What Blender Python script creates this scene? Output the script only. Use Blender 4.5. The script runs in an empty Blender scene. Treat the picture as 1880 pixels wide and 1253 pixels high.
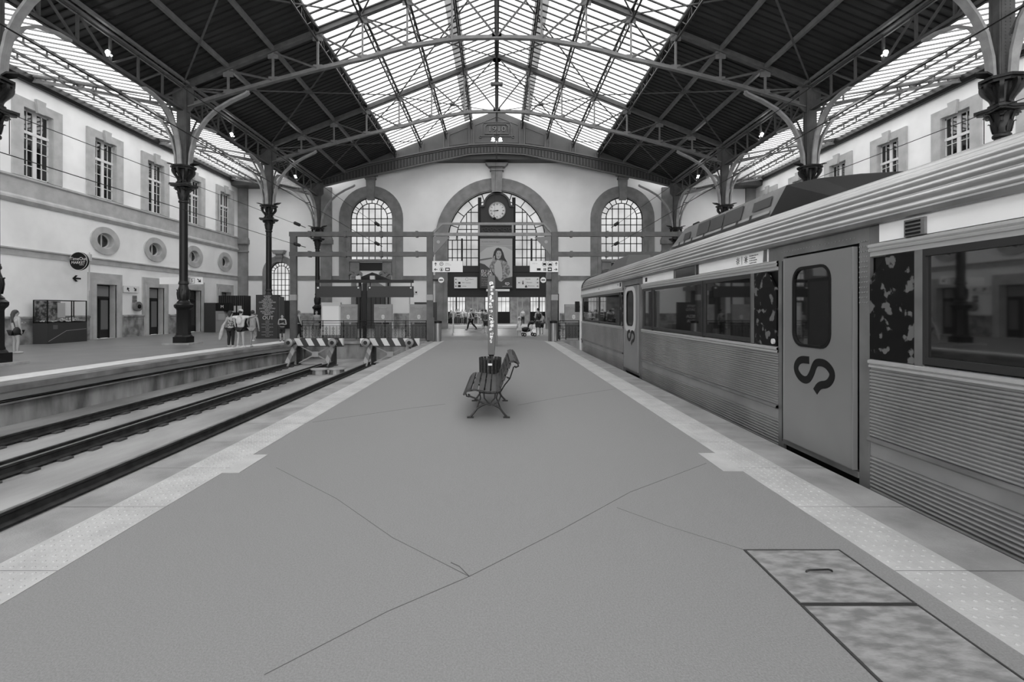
import bpy, bmesh, math, random
from math import pi, sin, cos, radians, sqrt, atan2
from mathutils import Vector, Matrix

# ------------------------------------------------------------------ camera, sky, exposure
S = bpy.context.scene
COL = S.collection
cd = bpy.data.cameras.new('camera'); cam = bpy.data.objects.new('camera', cd); COL.objects.link(cam)
cam.location = (0, 0, 1.65); cam.rotation_euler = (pi / 2, 0, 0)
cd.sensor_width = 36; cd.lens = 17.52; cd.shift_x = 0.0149; cd.shift_y = -0.0306; cd.clip_end = 400
S.camera = cam
W = bpy.data.worlds.new('overcast_sky'); S.world = W; W.use_nodes = True
W.node_tree.nodes['Background'].inputs[0].default_value = (1, 1, 1, 1)
W.node_tree.nodes['Background'].inputs[1].default_value = 1.0
S.view_settings.view_transform = 'Standard'; S.view_settings.look = 'None'
S.view_settings.gamma = 1; S.view_settings.use_curve_mapping = False
S.view_settings.exposure = 1.55
S.cycles.max_bounces = 8; S.cycles.diffuse_bounces = 5; S.cycles.transparent_max_bounces = 12
S.cycles.caustics_reflective = False; S.cycles.caustics_refractive = False
S.cycles.sample_clamp_indirect = 6
R = random.Random(7)

# ------------------------------------------------------------------ materials (all neutral greys)
MATS = {}
def mat(name, g=.5, rough=.7, metal=0, var=0, scale=4, detail=4, bump=0, bscale=None, stretch=None, lo=.35, hi=.65, g2=None, emit=0, spec=.5, coords='Object'):
    if name in MATS: return MATS[name]
    m = bpy.data.materials.new(name); m.use_nodes = True; nt = m.node_tree; n = nt.nodes; L = nt.links
    b = n['Principled BSDF']
    b.inputs['Base Color'].default_value = (g, g, g, 1); b.inputs['Roughness'].default_value = rough
    b.inputs['Metallic'].default_value = metal; b.inputs['Specular IOR Level'].default_value = spec
    if emit:
        b.inputs['Emission Color'].default_value = (1, 1, 1, 1); b.inputs['Emission Strength'].default_value = emit
    if var or bump or g2 is not None:
        tc = n.new('ShaderNodeTexCoord'); mp = n.new('ShaderNodeMapping'); L.new(tc.outputs[coords], mp.inputs[0])
        if stretch: mp.inputs['Scale'].default_value = stretch
    if var or g2 is not None:
        no = n.new('ShaderNodeTexNoise'); no.inputs['Scale'].default_value = scale; no.inputs['Detail'].default_value = detail
        L.new(mp.outputs[0], no.inputs['Vector'])
        r = n.new('ShaderNodeMapRange'); L.new(no.outputs['Fac'], r.inputs['Value'])
        r.inputs['From Min'].default_value = lo; r.inputs['From Max'].default_value = hi
        a, c = (g * (1 - var), g * (1 + var)) if g2 is None else (g, g2)
        r.inputs['To Min'].default_value = a; r.inputs['To Max'].default_value = c
        L.new(r.outputs[0], b.inputs['Base Color'])
    if bump:
        n2 = n.new('ShaderNodeTexNoise'); n2.inputs['Scale'].default_value = bscale or scale * 6; n2.inputs['Detail'].default_value = 6
        L.new(mp.outputs[0], n2.inputs['Vector'])
        bp = n.new('ShaderNodeBump'); bp.inputs['Strength'].default_value = bump; bp.inputs['Distance'].default_value = .02
        L.new(n2.outputs['Fac'], bp.inputs['Height']); L.new(bp.outputs[0], b.inputs['Normal'])
    MATS[name] = m; return m

def glass_mat(name, see, tint, rough_g=.3):
    """A pane: part clear, part frosted."""
    m = bpy.data.materials.new(name); m.use_nodes = True; nt = m.node_tree; n = nt.nodes; L = nt.links
    out = n['Material Output']; n.remove(n['Principled BSDF'])
    t = n.new('ShaderNodeBsdfTransparent'); t.inputs[0].default_value = (1, 1, 1, 1)
    tl = n.new('ShaderNodeBsdfTranslucent')
    tc = n.new('ShaderNodeTexCoord'); no = n.new('ShaderNodeTexNoise'); no.inputs['Scale'].default_value = .6
    L.new(tc.outputs['Object'], no.inputs['Vector'])
    r = n.new('ShaderNodeMapRange'); L.new(no.outputs['Fac'], r.inputs['Value'])
    r.inputs['From Min'].default_value = .3; r.inputs['From Max'].default_value = .7
    r.inputs['To Min'].default_value = tint * .75; r.inputs['To Max'].default_value = tint * 1.15
    L.new(r.outputs[0], tl.inputs[0])
    mx = n.new('ShaderNodeMixShader'); mx.inputs[0].default_value = 1 - see
    L.new(t.outputs[0], mx.inputs[1]); L.new(tl.outputs[0], mx.inputs[2]); L.new(mx.outputs[0], out.inputs[0])
    MATS[name] = m; return m

plaster = mat('plaster', .87, .85, var=.07, scale=.5, bump=.08, bscale=12)
plaster_end = mat('plaster_end', .82, .85, var=.06, scale=.35, bump=.08, bscale=12)
stone = mat('stone', .21, .8, var=.16, scale=1.6, bump=.25, bscale=14)  # end wall stone: its weaker light is put into this darker colour
stone_side_lit = mat('stone_side_lit', .44, .8, var=.12, scale=1.6, bump=.25, bscale=14)  # side wall stone: stronger sunlight put into a paler colour
stone_dark = mat('stone_dark', .15, .8, var=.25, scale=1.2, bump=.25, bscale=10)
wains = mat('wainscot_stone', .13, .75, scale=2.2, g2=.36, bump=.2, bscale=9)
asphalt = mat('asphalt', .188, .55, var=.13, scale=95, detail=12, bump=.22, bscale=130)
conc = mat('concrete', .23, .75, var=.2, scale=2.2, detail=9, bump=.3, bscale=70)
conc_hall = mat('hall_floor', .19, .38, var=.12, scale=.7, detail=8, bump=.05, bscale=60)
tact = mat('tactile', .36, .7, var=.10, scale=3, detail=9, bump=.2, bscale=60)
bedm = mat('track_bed', .25, .8, var=.35, scale=.8, detail=9, bump=.35, bscale=20, stretch=(1, .35, 1))
pitwall = mat('pit_wall', .09, .85, scale=1.5, detail=8, g2=.34, stretch=(1, 1.2, .35), bump=.3, bscale=12)
rust = mat('rail_steel', .022, .6, spec=.25, var=.4, scale=6)
railtop = mat('rail_head', .22, .35, metal=.8, var=.3, scale=5)
iron = mat('painted_iron', .10, .5, spec=.3, var=.15, scale=3)
iron_b = mat('bracket_iron', .32, .4, var=.15, scale=3)
iron_l = mat('pale_painted_iron', .17, .4, var=.15, scale=3)
iron_d = mat('dark_iron', .016, .36, var=.3, scale=8, spec=.35)
iron_k = mat('black_iron', .008, .38, spec=.3)
boards = mat('roof_boards', .040, .7, var=.25, scale=2, stretch=(.3, 1, .3))
boards_l = mat('roof_ribs', .012, .7)
gablem = mat('gable_paint', .085, .6, var=.1, scale=1)
gable_l = mat('gable_mould', .12, .5)
frame_w = mat('white_paint', .70, .5)
bars_al = mat('aisle_bar', .22, .5)
bars_m = mat('glazing_bar', .08, .5)
black = mat('black', .005, .45, spec=.25)
dark = mat('dark_paint', .018, .5, spec=.3)
grey = mat('grey_paint', .16, .5)
mid = mat('mid_paint', .30, .5)
white = mat('white_board', .75, .5)
offw = mat('off_white', .55, .6)
lampm = mat('lamp_light', .9, .5, emit=30)
darkglass = mat('dark_glass', .008, .04, spec=.9)
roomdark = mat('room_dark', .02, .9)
train_pane = mat('train_pane', .006, .03, spec=1.0)
train_pane.node_tree.nodes['Principled BSDF'].inputs['IOR'].default_value = 1.75
steel = mat('ribbed_steel', .36, .38, metal=.75, var=.18, scale=.9, detail=6)
steel_roof = mat('roof_steel', .44, .30, metal=.7, var=.15, scale=.8)
steel_d = mat('dull_steel', .22, .42, metal=.6, var=.2, scale=2)
doorm = mat('door_paint', .24, .36, metal=.35, var=.06, scale=1.2)
bandw = mat('band_white', .86, .4, var=.05, scale=1)
highlight_trim = mat('highlight_trim', .55, .35, metal=.5)  # metal highlight on the train rails, put into a paler base colour
peel = mat('peeling_panel', .004, .45, spec=.2, scale=7, detail=12, g2=.12, lo=.56, hi=.60)
wood = mat('bench_wood', .03, .45, spec=.3, var=.4, scale=6, stretch=(8, .6, 8))
skin = mat('skin', .38, .5); skin_d = mat('skin_tan', .26, .5)
hairm = mat('dark_hair', .012, .5); hair_l = mat('light_hair', .16, .5)
pane_sky = glass_mat('skylight_pane', .84, .8)
pane_wall = glass_mat('frosted_pane', .0, .29)
pane_hall = glass_mat('vestibule_pane', .10, .5)
pane_dim = glass_mat('dusty_pane', .02, .13)
GR = {}
def gm(g, rough=.6):
    k = round(g, 3)
    if k not in GR: GR[k] = mat('grey_%d' % int(k * 1000), k, rough)
    return GR[k]
def cloth(g):
    return mat('cloth_%d' % int(g * 1000), g, .85, var=.12, scale=9)

# ------------------------------------------------------------------ mesh builder
def idm(x, y, z): return (x, y, z)
class MB:
    def __init__(s, m=None): s.v = []; s.f = []; s.fi = []; s.m = m; s.cur = 0; s.sm = False
    def add(s, vs, fs):
        o = len(s.v)
        s.v += [tuple(s.m(*p)) for p in vs] if s.m else [tuple(p) for p in vs]
        s.f += [tuple(i + o for i in f) for f in fs]; s.fi += [s.cur] * len(fs); return s
    def box(s, x0, x1, y0, y1, z0, z1):
        return s.add([(x, y, z) for z in (z0, z1) for y in (y0, y1) for x in (x0, x1)],
                     [(0, 2, 3, 1), (4, 5, 7, 6), (0, 1, 5, 4), (2, 6, 7, 3), (0, 4, 6, 2), (1, 3, 7, 5)])
    def quad(s, a, b, c, d): return s.add([a, b, c, d], [(0, 1, 2, 3)])
    def beam(s, p, q, w, h, up=(0, 0, 1)):
        p = Vector(p); q = Vector(q); d = (q - p).normalized(); u = Vector(up)
        a = d.cross(u)
        if a.length < 1e-4: a = d.cross(Vector((0, 1, 0)))
        a.normalize(); b = a.cross(d).normalized()
        vs = []
        for c in (p, q):
            for i, j in ((-1, -1), (1, -1), (1, 1), (-1, 1)): vs.append(tuple(c + a * (w / 2 * i) + b * (h / 2 * j)))
        return s.add(vs, [(3, 2, 1, 0), (4, 5, 6, 7), (0, 1, 5, 4), (1, 2, 6, 5), (2, 3, 7, 6), (3, 0, 4, 7)])
    def tube(s, pts, r, n=8, closed=False):
        pts = [Vector(p) for p in pts]; N = len(pts); vs = []; fs = []
        rr = r if isinstance(r, (list, tuple)) else [r] * N
        ref = None
        for i, p in enumerate(pts):
            if closed: t = pts[(i + 1) % N] - pts[i - 1]
            else: t = pts[min(i + 1, N - 1)] - pts[max(i - 1, 0)]
            t.normalize()
            if ref is None:
                ref = Vector((0, 0, 1)) if abs(t.z) < .9 else Vector((1, 0, 0))
            a = (ref - t * ref.dot(t))
            if a.length < 1e-5: a = t.orthogonal()
            a.normalize(); ref = a; b = t.cross(a)
            for k in range(n):
                an = 2 * pi * k / n; vs.append(tuple(p + (a * cos(an) + b * sin(an)) * rr[i]))
        M_ = N if closed else N - 1
        for i in range(M_):
            for k in range(n):
                fs.append((i * n + k, i * n + (k + 1) % n, ((i + 1) % N) * n + (k + 1) % n, ((i + 1) % N) * n + k))
        if not closed: fs += [tuple(reversed(range(n))), tuple(range((N - 1) * n, N * n))]
        return s.add(vs, fs)
    def lathe(s, prof, cx=0, cy=0, n=20, ph=0, cap=True):
        vs = []; fs = []; N = len(prof)
        for r, z in prof:
            for k in range(n):
                a = ph + 2 * pi * k / n; vs.append((cx + r * cos(a), cy + r * sin(a), z))
        for i in range(N - 1):
            for k in range(n): fs.append((i * n + k, i * n + (k + 1) % n, (i + 1) * n + (k + 1) % n, (i + 1) * n + k))
        if cap: fs += [tuple(reversed(range(n))), tuple(range((N - 1) * n, N * n))]
        return s.add(vs, fs)
    def ball(s, c, rx, ry=None, rz=None, n=10, k=6):
        ry = ry or rx; rz = rz or rx; vs = []; fs = []
        for i in range(1, k):
            t = pi * i / k
            for j in range(n):
                a = 2 * pi * j / n; vs.append((c[0] + rx * sin(t) * cos(a), c[1] + ry * sin(t) * sin(a), c[2] - rz * cos(t)))
        o = len(vs); vs += [(c[0], c[1], c[2] - rz), (c[0], c[1], c[2] + rz)]
        for i in range(k - 2):
            for j in range(n): fs.append((i * n + j, i * n + (j + 1) % n, (i + 1) * n + (j + 1) % n, (i + 1) * n + j))
        for j in range(n):
            fs.append((o, (j + 1) % n, j)); fs.append((o + 1, (k - 2) * n + j, (k - 2) * n + (j + 1) % n))
        return s.add(vs, fs)
    def prism(s, poly, d0, d1):
        """poly in (u,v); extruded along d; vertices (u,v,d) go through s.m"""
        n = len(poly); vs = [(u, v, d0) for u, v in poly] + [(u, v, d1) for u, v in poly]
        fs = [tuple(range(n)), tuple(reversed(range(n, 2 * n)))] + [(i, i + n, (i + 1) % n + n, (i + 1) % n) for i in range(n)]
        return s.add(vs, fs)
    def ring(s, outer, inner, d0, d1=None):
        """flat ring between two loops of equal length in (u,v); solid when d1 given"""
        n = len(outer)
        vs = [(u, v, d0) for u, v in outer] + [(u, v, d0) for u, v in inner]
        fs = [(i, (i + 1) % n, (i + 1) % n + n, i + n) for i in range(n)]
        if d1 is not None:
            vs += [(u, v, d1) for u, v in outer] + [(u, v, d1) for u, v in inner]
            for i in range(n):
                j = (i + 1) % n
                fs += [(i + 2 * n, i + 3 * n, j + 3 * n, j + 2 * n), (i, i + 2 * n, j + 2 * n, j), (i + n, j + n, j + 3 * n, i + 3 * n)]
        return s.add(vs, fs)
    def fan(s, pts, w, d0, d1, closed=False):
        """bent band: polyline pts (u,v) widened by w, thick d0..d1"""
        n = len(pts); L = []; Rr = []
        for i in range(n):
            a = pts[(i - 1) % n] if (closed or i) else pts[i]; b = pts[(i + 1) % n] if (closed or i < n - 1) else pts[i]
            dx, dy = b[0] - a[0], b[1] - a[1]; l = sqrt(dx * dx + dy * dy) or 1
            nx, ny = -dy / l * w / 2, dx / l * w / 2
            L.append((pts[i][0] + nx, pts[i][1] + ny)); Rr.append((pts[i][0] - nx, pts[i][1] - ny))
        if closed: return s.ring(L, Rr, d0, d1)
        return s.prism(L + Rr[::-1], d0, d1) if n == 2 else s._band(L, Rr, d0, d1)
    def _band(s, L, Rr, d0, d1):
        n = len(L); vs = [(u, v, d0) for u, v in L] + [(u, v, d0) for u, v in Rr] + [(u, v, d1) for u, v in L] + [(u, v, d1) for u, v in Rr]
        fs = []
        for i in range(n - 1):
            fs += [(i, i + 1, i + 1 + n, i + n), (i + 2 * n, i + 3 * n, i + 1 + 3 * n, i + 1 + 2 * n),
                   (i, i + 2 * n, i + 1 + 2 * n, i + 1), (i + n, i + 1 + n, i + 1 + 3 * n, i + 3 * n)]
        fs += [(0, n, 3 * n, 2 * n), (n - 1, 3 * n - 1, 4 * n - 1, 2 * n - 1)]
        return s.add(vs, fs)
    def build(s, name, mats, parent=None, smooth=False, loc=None, recalc=True):
        me = bpy.data.meshes.new(name); me.from_pydata(s.v, [], s.f)
        if not isinstance(mats, (list, tuple)): mats = [mats]
        for m in mats: me.materials.append(m)
        if len(mats) > 1: me.polygons.foreach_set('material_index', s.fi)
        if recalc:
            b = bmesh.new(); b.from_mesh(me); bmesh.ops.recalc_face_normals(b, faces=b.faces); b.to_mesh(me); b.free()
        if smooth:
            me.polygons.foreach_set('use_smooth', [True] * len(me.polygons))
            try: me.set_sharp_from_angle(angle=radians(38))
            except Exception: pass
        o = bpy.data.objects.new(name, me); COL.objects.link(o)
        if loc: o.location = loc
        if parent: o.parent = parent
        return o

def empty(name, loc=(0, 0, 0), rz=0):
    o = bpy.data.objects.new(name, None); COL.objects.link(o); o.location = loc; o.rotation_euler = (0, 0, rz); o.empty_display_size = .2
    return o
def tag(o, label, cat, group=None, kind='thing'):
    o['label'] = label; o['category'] = cat; o['kind'] = kind
    if group: o['group'] = group
    return o
def struct(o): o['kind'] = 'structure'; return o
def tree(o):
    return [(c, tree(c)) for c in o.children]
def dup(o, parent=None):
    c = o.copy(); COL.objects.link(c)
    if parent is not None: c.parent = parent
    for ch in [x for x in bpy.data.objects if x.parent == o]: dup(ch, c)
    return c
def arc(cx, cz, r, a0, a1, n=12, rz=None):
    rz = rz or r
    return [(cx + r * cos(radians(a0 + (a1 - a0) * i / n)), cz + rz * sin(radians(a0 + (a1 - a0) * i / n))) for i in range(n + 1)]
def chaikin(P, n=2):
    for _ in range(n):
        Q = [P[0]]
        for a, b in zip(P, P[1:]): Q += [(a[0] * .75 + b[0] * .25, a[1] * .75 + b[1] * .25), (a[0] * .25 + b[0] * .75, a[1] * .25 + b[1] * .75)]
        P = Q + [P[-1]]
    return P
def text(s, size, name, m, mp, parent=None, ext=.004, align='CENTER', bold=0):
    """lettering as mesh; mp maps (u,v,d) to the place"""
    c = bpy.data.curves.new(name, 'FONT'); c.body = s; c.size = size; c.align_x = align; c.align_y = 'CENTER'; c.resolution_u = 2
    c.extrude = ext; c.offset = bold
    o = bpy.data.objects.new(name, c); COL.objects.link(o)
    bpy.context.view_layer.update()
    me = bpy.data.meshes.new_from_object(o.evaluated_get(bpy.context.evaluated_depsgraph_get()))
    bpy.data.objects.remove(o); bpy.data.curves.remove(c)
    for v in me.vertices: v.co = mp(v.co.x, v.co.y, v.co.z)
    me.name = name; me.materials.clear(); me.materials.append(m)
    o = bpy.data.objects.new(name, me); COL.objects.link(o)
    if parent: o.parent = parent
    return o
# ------------------------------------------------------------------ layout of the hall
WX = 22.5; WY = 43.5; CX = 15.0
COLS = [14.8, 23.87, 32.8, 41.7]
RZ = 18.46; EZ = 12.46; SL = (RZ - EZ) / CX          # roof ridge, eaves, slope
def rz(x): return RZ - SL * abs(x)
Y0 = -9.0

# floors
def flat(name, x0, x1, y0, y1, z, m, th=.3):
    b = MB(); b.box(x0, x1, y0, y1, z - th, z); return struct(b.build(name, m))
flat('floor_platform_centre', -2.77, 2.51, Y0, 26.5, 0, asphalt)
flat('floor_coping_track_side', -3.65, -3.22, Y0, 26.5, 0, conc)
flat('floor_coping_train_side', 2.97, 3.42, Y0, 26.5, 0, conc)
flat('floor_pit', -10.8, -3.6, Y0, 26.1, -.9, bedm)
flat('floor_pit_train', 3.3, 8, Y0, 26.1, -.95, bedm)
b = MB(); b.box(-3.64, -3.2, Y0, 26.2, -.9, -.29); b.box(2.98, 3.4, Y0, 26.2, -.95, -.29); struct(b.build('wall_platform_foot', pitwall))
flat('floor_concourse', -WX, WX, 26.5, WY + .6, 0, conc_hall)
flat('floor_vestibule', -12, 12, WY + .6, 62, 0, mat('vestibule_floor', .5, .3, var=.1, scale=.6))
flat('floor_platform_opposite', 7.9, WX, Y0, 26.5, 0, conc_hall)
b = MB()
pl = [(-10.65, Y0), (-10.65, 16.5), (-10.42, 21.3), (-10.0, 23.6), (-9.9, 26.5), (-WX, 26.5), (-WX, Y0)]
b.m = lambda u, v, d: (u, v, d); b.prism(pl, -.3, 0); struct(b.build('floor_platform_market_side', conc_hall))
# pale edge stripe and pit wall that follow the bending platform edge
def edge(off): return [(x - off, y) for x, y in pl[:5]]
b = MB(); b.m = lambda u, v, d: (u, v, d); e0, e1 = edge(.70), edge(1.5)
b._band(e0, e1, .001, .006); struct(b.build('trim_1', mat('edge_stripe', .62, .8, var=.08, scale=4)))
b = MB(); b.m = lambda u, v, d: (u, v, d); b._band(edge(-.02), edge(.28), -.14, .004)
struct(b.build('trim_2', mat('edge_stone', .16, .75, var=.35, scale=1.5, bump=.2, bscale=15)))
b = MB(); b.m = lambda u, v, d: (u, v, d); b._band(edge(.10), edge(.30), -.9, -.14); struct(b.build('wall_pit', pitwall))
b = MB(); b.box(-10, -3.5, 26.0, 26.2, -.9, -.12); b.box(-10.2, -3.5, 25.8, 26.5, -.12, .0); b.box(3.3, 8, 26.0, 26.2, -.95, 0); struct(b.build('wall_pit_end', pitwall))
# cable ledge with cables
b = MB(); b.m = lambda u, v, d: (u, v, d); b._band(edge(-.05), edge(.12), -.40, -.37); struct(b.build('trim_3', mat('ledge', .16, .8, var=.4, scale=2)))
for i, (o, z, r) in enumerate(((-.0, -.345, .02), (.07, -.26, .014), (.04, -.355, .012), (.08, -.31, .016))):
    c = MB(); pts = []
    for k in range(60):
        y = Y0 + (25.2 - Y0) * k / 59
        x = -10.65 + max(0, (y - 16.5)) * .06 - o * 1
        pts.append((x, y, z + .018 * sin(k * .9 + i * 2) + (.02 if i == 1 else 0) * sin(k * .31)))
    c.tube(pts, r, 6); o_ = c.build('track_cable', black, smooth=True)
    tag(o_, ['thick black cable lying on the ledge of the pit wall', 'thin black cable highest against the pit wall under the platform stone', 'thin black cable at the outer rim of the pit wall ledge', 'middle black cable against the stone above the pit wall ledge'][i], 'cable')
# tactile strips
def strip(name, x0, x1, spur):
    b = MB(); b.box(x0, x1, Y0, 26.5, -.3, .003)
    for s in spur: b.box(*s, .0005, .004)
    sx = (x1 - x0 - .03) / 6
    y = 1.2
    while y < 26.4:
        far = y > 9
        for k in range(6):
            cx = x0 + .015 + sx * (k + .5); r = .014; n = 4 if far else 6
            vs = [(cx + r * cos(2 * pi * a / n), y + r * sin(2 * pi * a / n), .003) for a in range(n)] + [(cx + r * .55 * cos(2 * pi * a / n), y + r * .55 * sin(2 * pi * a / n), .008) for a in range(n)]
            b.add(vs, [(a, (a + 1) % n, (a + 1) % n + n, a + n) for a in range(n)] + [tuple(range(n, 2 * n))])
        y += .0735
    return struct(b.build(name, tact, recalc=False))
strip('floor_tactile_track_side', -3.22, -2.77, [(-2.77, -2.60, 5.03, 5.66)])
strip('floor_tactile_train_side', 2.51, 2.97, [(2.31, 2.51, 5.08, 5.72)])
# slab joints in the coping and the strips, cracks in the asphalt
b = MB()
for x0, x1 in ((-3.65, -2.77), (2.51, 3.42)):
    y = 1.1
    while y < 26: b.box(x0, x1, y, y + .004, .0032, .0038); y += 1.02
def crack(pts, w=.006):
    b.m = lambda u, v, d: (u, v, d); b._band([(x, y + w / 2) for x, y in pts], [(x, y - w / 2) for x, y in pts], .0005, .0015); b.m = None
crack([(-2.3, 5.2), (-1.4, 4.35), (-.75, 3.6), (-.17, 3.08)]); crack([(-.17, 3.08), (-.6, 2.72), (-1.05, 2.25)])
crack([(-.17, 3.08), (.5, 3.75), (1.2, 4.5), (2.25, 5.35)]); crack([(1.0, 4.15), (1.3, 3.8), (1.7, 3.42)])
crack([(.36, 8.6), (1.1, 9.3), (2.5, 10.4)], .01); crack([(-2.7, 7.3), (-1.5, 8.3), (-.9, 8.7)], .01)
crack([(-.3, 3.25), (-.24, 3.2), (-.17, 3.08)], .012)
struct(b.build('trim_4', mat('crack', .085, .9)))
# manhole covers
def cover(y0, y1, handle, label):
    t = empty('manhole_cover', (2.02, (y0 + y1) / 2, 0)); h = (y1 - y0) / 2; tag(t, label, 'manhole cover')
    b = MB(); b.box(-.314, .314, -h + .008, h - .008, -.02, .006); b.build('lid', mat('cover_concrete', .13, .7, scale=7 if handle else 6, detail=14, g2=.25, stretch=(1, 2.2, 1), lo=.38, hi=.62, bump=.2, bscale=40), t)
    b = MB(); b.m = lambda u, v, d: (u, v, d); b.ring([(-.329, -h - .006), (.329, -h - .006), (.329, h + .006), (-.329, h + .006)], [(-.318, -h + .004), (.318, -h + .004), (.318, h - .004), (-.318, h - .004)], .0, .007)
    b.build('rim', mat('rim_steel', .045, .5, metal=.3), t)
    if handle:
        b = MB(); b.tube([(-.085, .02, .0), (-.08, .02, .014), (-.06, .02, .02), (.06, .025, .02), (.08, .025, .014), (.085, .025, 0)], .006, 8); b.build('handle', iron_d, t, smooth=True)
cover(2.79, 3.41, True, 'square concrete manhole cover with a steel lifting loop, beside the tactile strip')
cover(1.52, 2.77, False, 'longer blotchy manhole cover without a handle, next to the one with a lifting loop')

# ------------------------------------------------------------------ walls
def inset(x0, x1, z0, z1, cu, cv, loop):
    """outer rectangle points on rays through the loop points"""
    out = []
    for u, v in loop:
        du, dv = u - cu, v - cv; t = 1e9
        if du > 1e-9: t = min(t, (x1 - cu) / du)
        if du < -1e-9: t = min(t, (x0 - cu) / du)
        if dv > 1e-9: t = min(t, (z1 - cv) / dv)
        if dv < -1e-9: t = min(t, (z0 - cv) / dv)
        out.append((cu + du * t, cv + dv * t))
    return out
def rect_loop(x0, x1, z0, z1, cu, cv, X0, X1, Z0, Z1):
    """rectangle hole loop with the outer cell's corner rays as extra points"""
    ang = set()
    pts = []
    for u, v in ((x0, z0), (x1, z0), (x1, z1), (x0, z1)): ang.add(round(atan2(v - cv, u - cu), 6))
    for u, v in ((X0, Z0), (X1, Z0), (X1, Z1), (X0, Z1)): ang.add(round(atan2(v - cv, u - cu), 6))
    for a in sorted(ang):
        du, dv = cos(a), sin(a); t = 1e9
        if du > 1e-6: t = min(t, (x1 - cu) / du)
        if du < -1e-6: t = min(t, (x0 - cu) / du)
        if dv > 1e-6: t = min(t, (z1 - cv) / dv)
        if dv < -1e-6: t = min(t, (z0 - cv) / dv)
        pts.append((cu + du * t, cv + dv * t))
    return pts
def add_corner_rays(loop, cu, cv, X0, X1, Z0, Z1):
    ps = [(atan2(v - cv, u - cu), u, v) for u, v in loop]; ps.sort()
    for cx, cz in ((X0, Z0), (X1, Z0), (X1, Z1), (X0, Z1)):
        a = atan2(cz - cv, cx - cu)
        for i in range(len(ps)):
            p, q = ps[i - 1], ps[i]; a0 = p[0] - (2 * pi if i == 0 else 0)
            aa = a if not (i == 0 and a > ps[-1][0]) else a - 2 * pi
            if a0 < aa < q[0]:
                # ray / segment
                dx, dz = q[1] - p[1], q[2] - p[2]; du, dv = cos(a), sin(a)
                den = du * dz - dv * dx
                if abs(den) < 1e-9: break
                t = ((p[1] - cu) * dz - (p[2] - cv) * dx) / den
                ps.append((a, cu + du * t, cv + dv * t)); ps.sort(); break
    return [(u, v) for a, u, v in ps]
def holed(b, X0, X1, Z0, Z1, loop, cu, cv, depth):
    loop = add_corner_rays(loop, cu, cv, X0, X1, Z0, Z1)
    b.ring(inset(X0, X1, Z0, Z1, cu, cv, loop), loop, 0)
    n = len(loop); vs = [(u, v, 0) for u, v in loop] + [(u, v, depth) for u, v in loop]
    b.add(vs, [(i, (i + 1) % n, (i + 1) % n + n, i + n) for i in range(n)])
def plain(b, X0, X1, Z0, Z1): b.add([(X0, Z0, 0), (X1, Z0, 0), (X1, Z1, 0), (X0, Z1, 0)], [(0, 1, 2, 3)])
def archloop(cu, half, z0, zc, n=20):
    return [(cu - half, z0), (cu + half, z0)] + arc(cu, zc, half, 0, 180, n)
BAYS = [24.4 + 4.2 * k for k in range(-7, 5)]
BL = [BAYS[0] - 2.1 + 4.2 * i for i in range(len(BAYS) + 1)]; BL[-1] = WY
def side_map(sg): return lambda u, v, d: (sg * (WX + d), u, v)
def side_wall(sg, name):
    b = MB(side_map(sg))
    for i, c in enumerate(BAYS):
        a, e = BL[i], BL[i + 1]
        door = i not in (7,)
        if door: holed(b, a, e, 0, 4.4, [(c - .75, .0), (c + .75, .0), (c + .75, 3.1), (c - .75, 3.1)], c, 1.5, .45)
        else: plain(b, a, e, 0, 4.4)
        if door: holed(b, a, e, 4.4, 6.9, arc(c, 5.6, .62, 0, 345, 23, rz=.44), c, 5.6, .35)
        else: plain(b, a, e, 4.4, 6.9)
        holed(b, a, e, 6.9, 13.2, [(c - .78, 7.98), (c + .78, 7.98), (c + .78, 11.3), (c - .78, 11.3)], c, 9.6, .3)
    b.add([(BL[0], 0, 0), (BL[0], 13.2, 0), (BL[0], 13.2, 1), (BL[0], 0, 1)], [(0, 1, 2, 3)])
    b.add([(BL[0], 13.2, 0), (WY, 13.2, 0), (WY, 13.2, 1), (BL[0], 13.2, 1)], [(0, 1, 2, 3)])
    return struct(b.build(name, plaster, recalc=False))
side_wall(-1, 'wall_left'); side_wall(1, 'wall_right')
def band(b, u0, u1, prof):
    """moulding: profile (v, d) swept along u"""
    n = len(prof)
    vs = [(u0, v, d) for v, d in prof] + [(u1, v, d) for v, d in prof]
    b.add(vs, [(i, (i + 1) % n, (i + 1) % n + n, i + n) for i in range(n)] + [tuple(range(n)), tuple(range(2 * n - 1, n - 1, -1))])
TN = [5]
def trim(b, m):
    TN[0] += 1; return struct(b.build('trim_%d' % TN[0], m))
for sg in (-1, 1):
    b = MB(side_map(sg))
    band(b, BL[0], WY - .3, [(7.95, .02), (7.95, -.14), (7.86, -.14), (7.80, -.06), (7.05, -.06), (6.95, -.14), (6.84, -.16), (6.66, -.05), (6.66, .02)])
    trim(b, stone_side_lit)
    b = MB(side_map(sg)); band(b, BL[0], WY - .3, [(4.56, .02), (4.56, -.10), (4.5, -.10), (4.46, -.04), (4.2, -.04), (4.2, .02)]); trim(b, stone_side_lit)
    b = MB(side_map(sg)); band(b, BL[0], WY - .3, [(12.86, .1), (12.86, -.32), (12.62, -.34), (12.5, -.2), (12.5, .1)]); trim(b, iron_d)
    b = MB(side_map(sg)); last = BL[0]
    for i, c in enumerate(BAYS):
        if i == 7: continue
        band(b, last, c - 1.23, [(0, .02), (0, -.16), (1.18, -.16), (1.22, -.2), (1.3, -.2), (1.34, -.12), (1.34, .02)]); last = c + 1.23
    band(b, last, WY - .5, [(0, .02), (0, -.16), (1.18, -.16), (1.22, -.2), (1.3, -.2), (1.34, -.12), (1.34, .02)])
    trim(b, wains)
    # downpipe-like picture rail under the eaves
    for i, c in enumerate(BAYS): 
        pass

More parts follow.
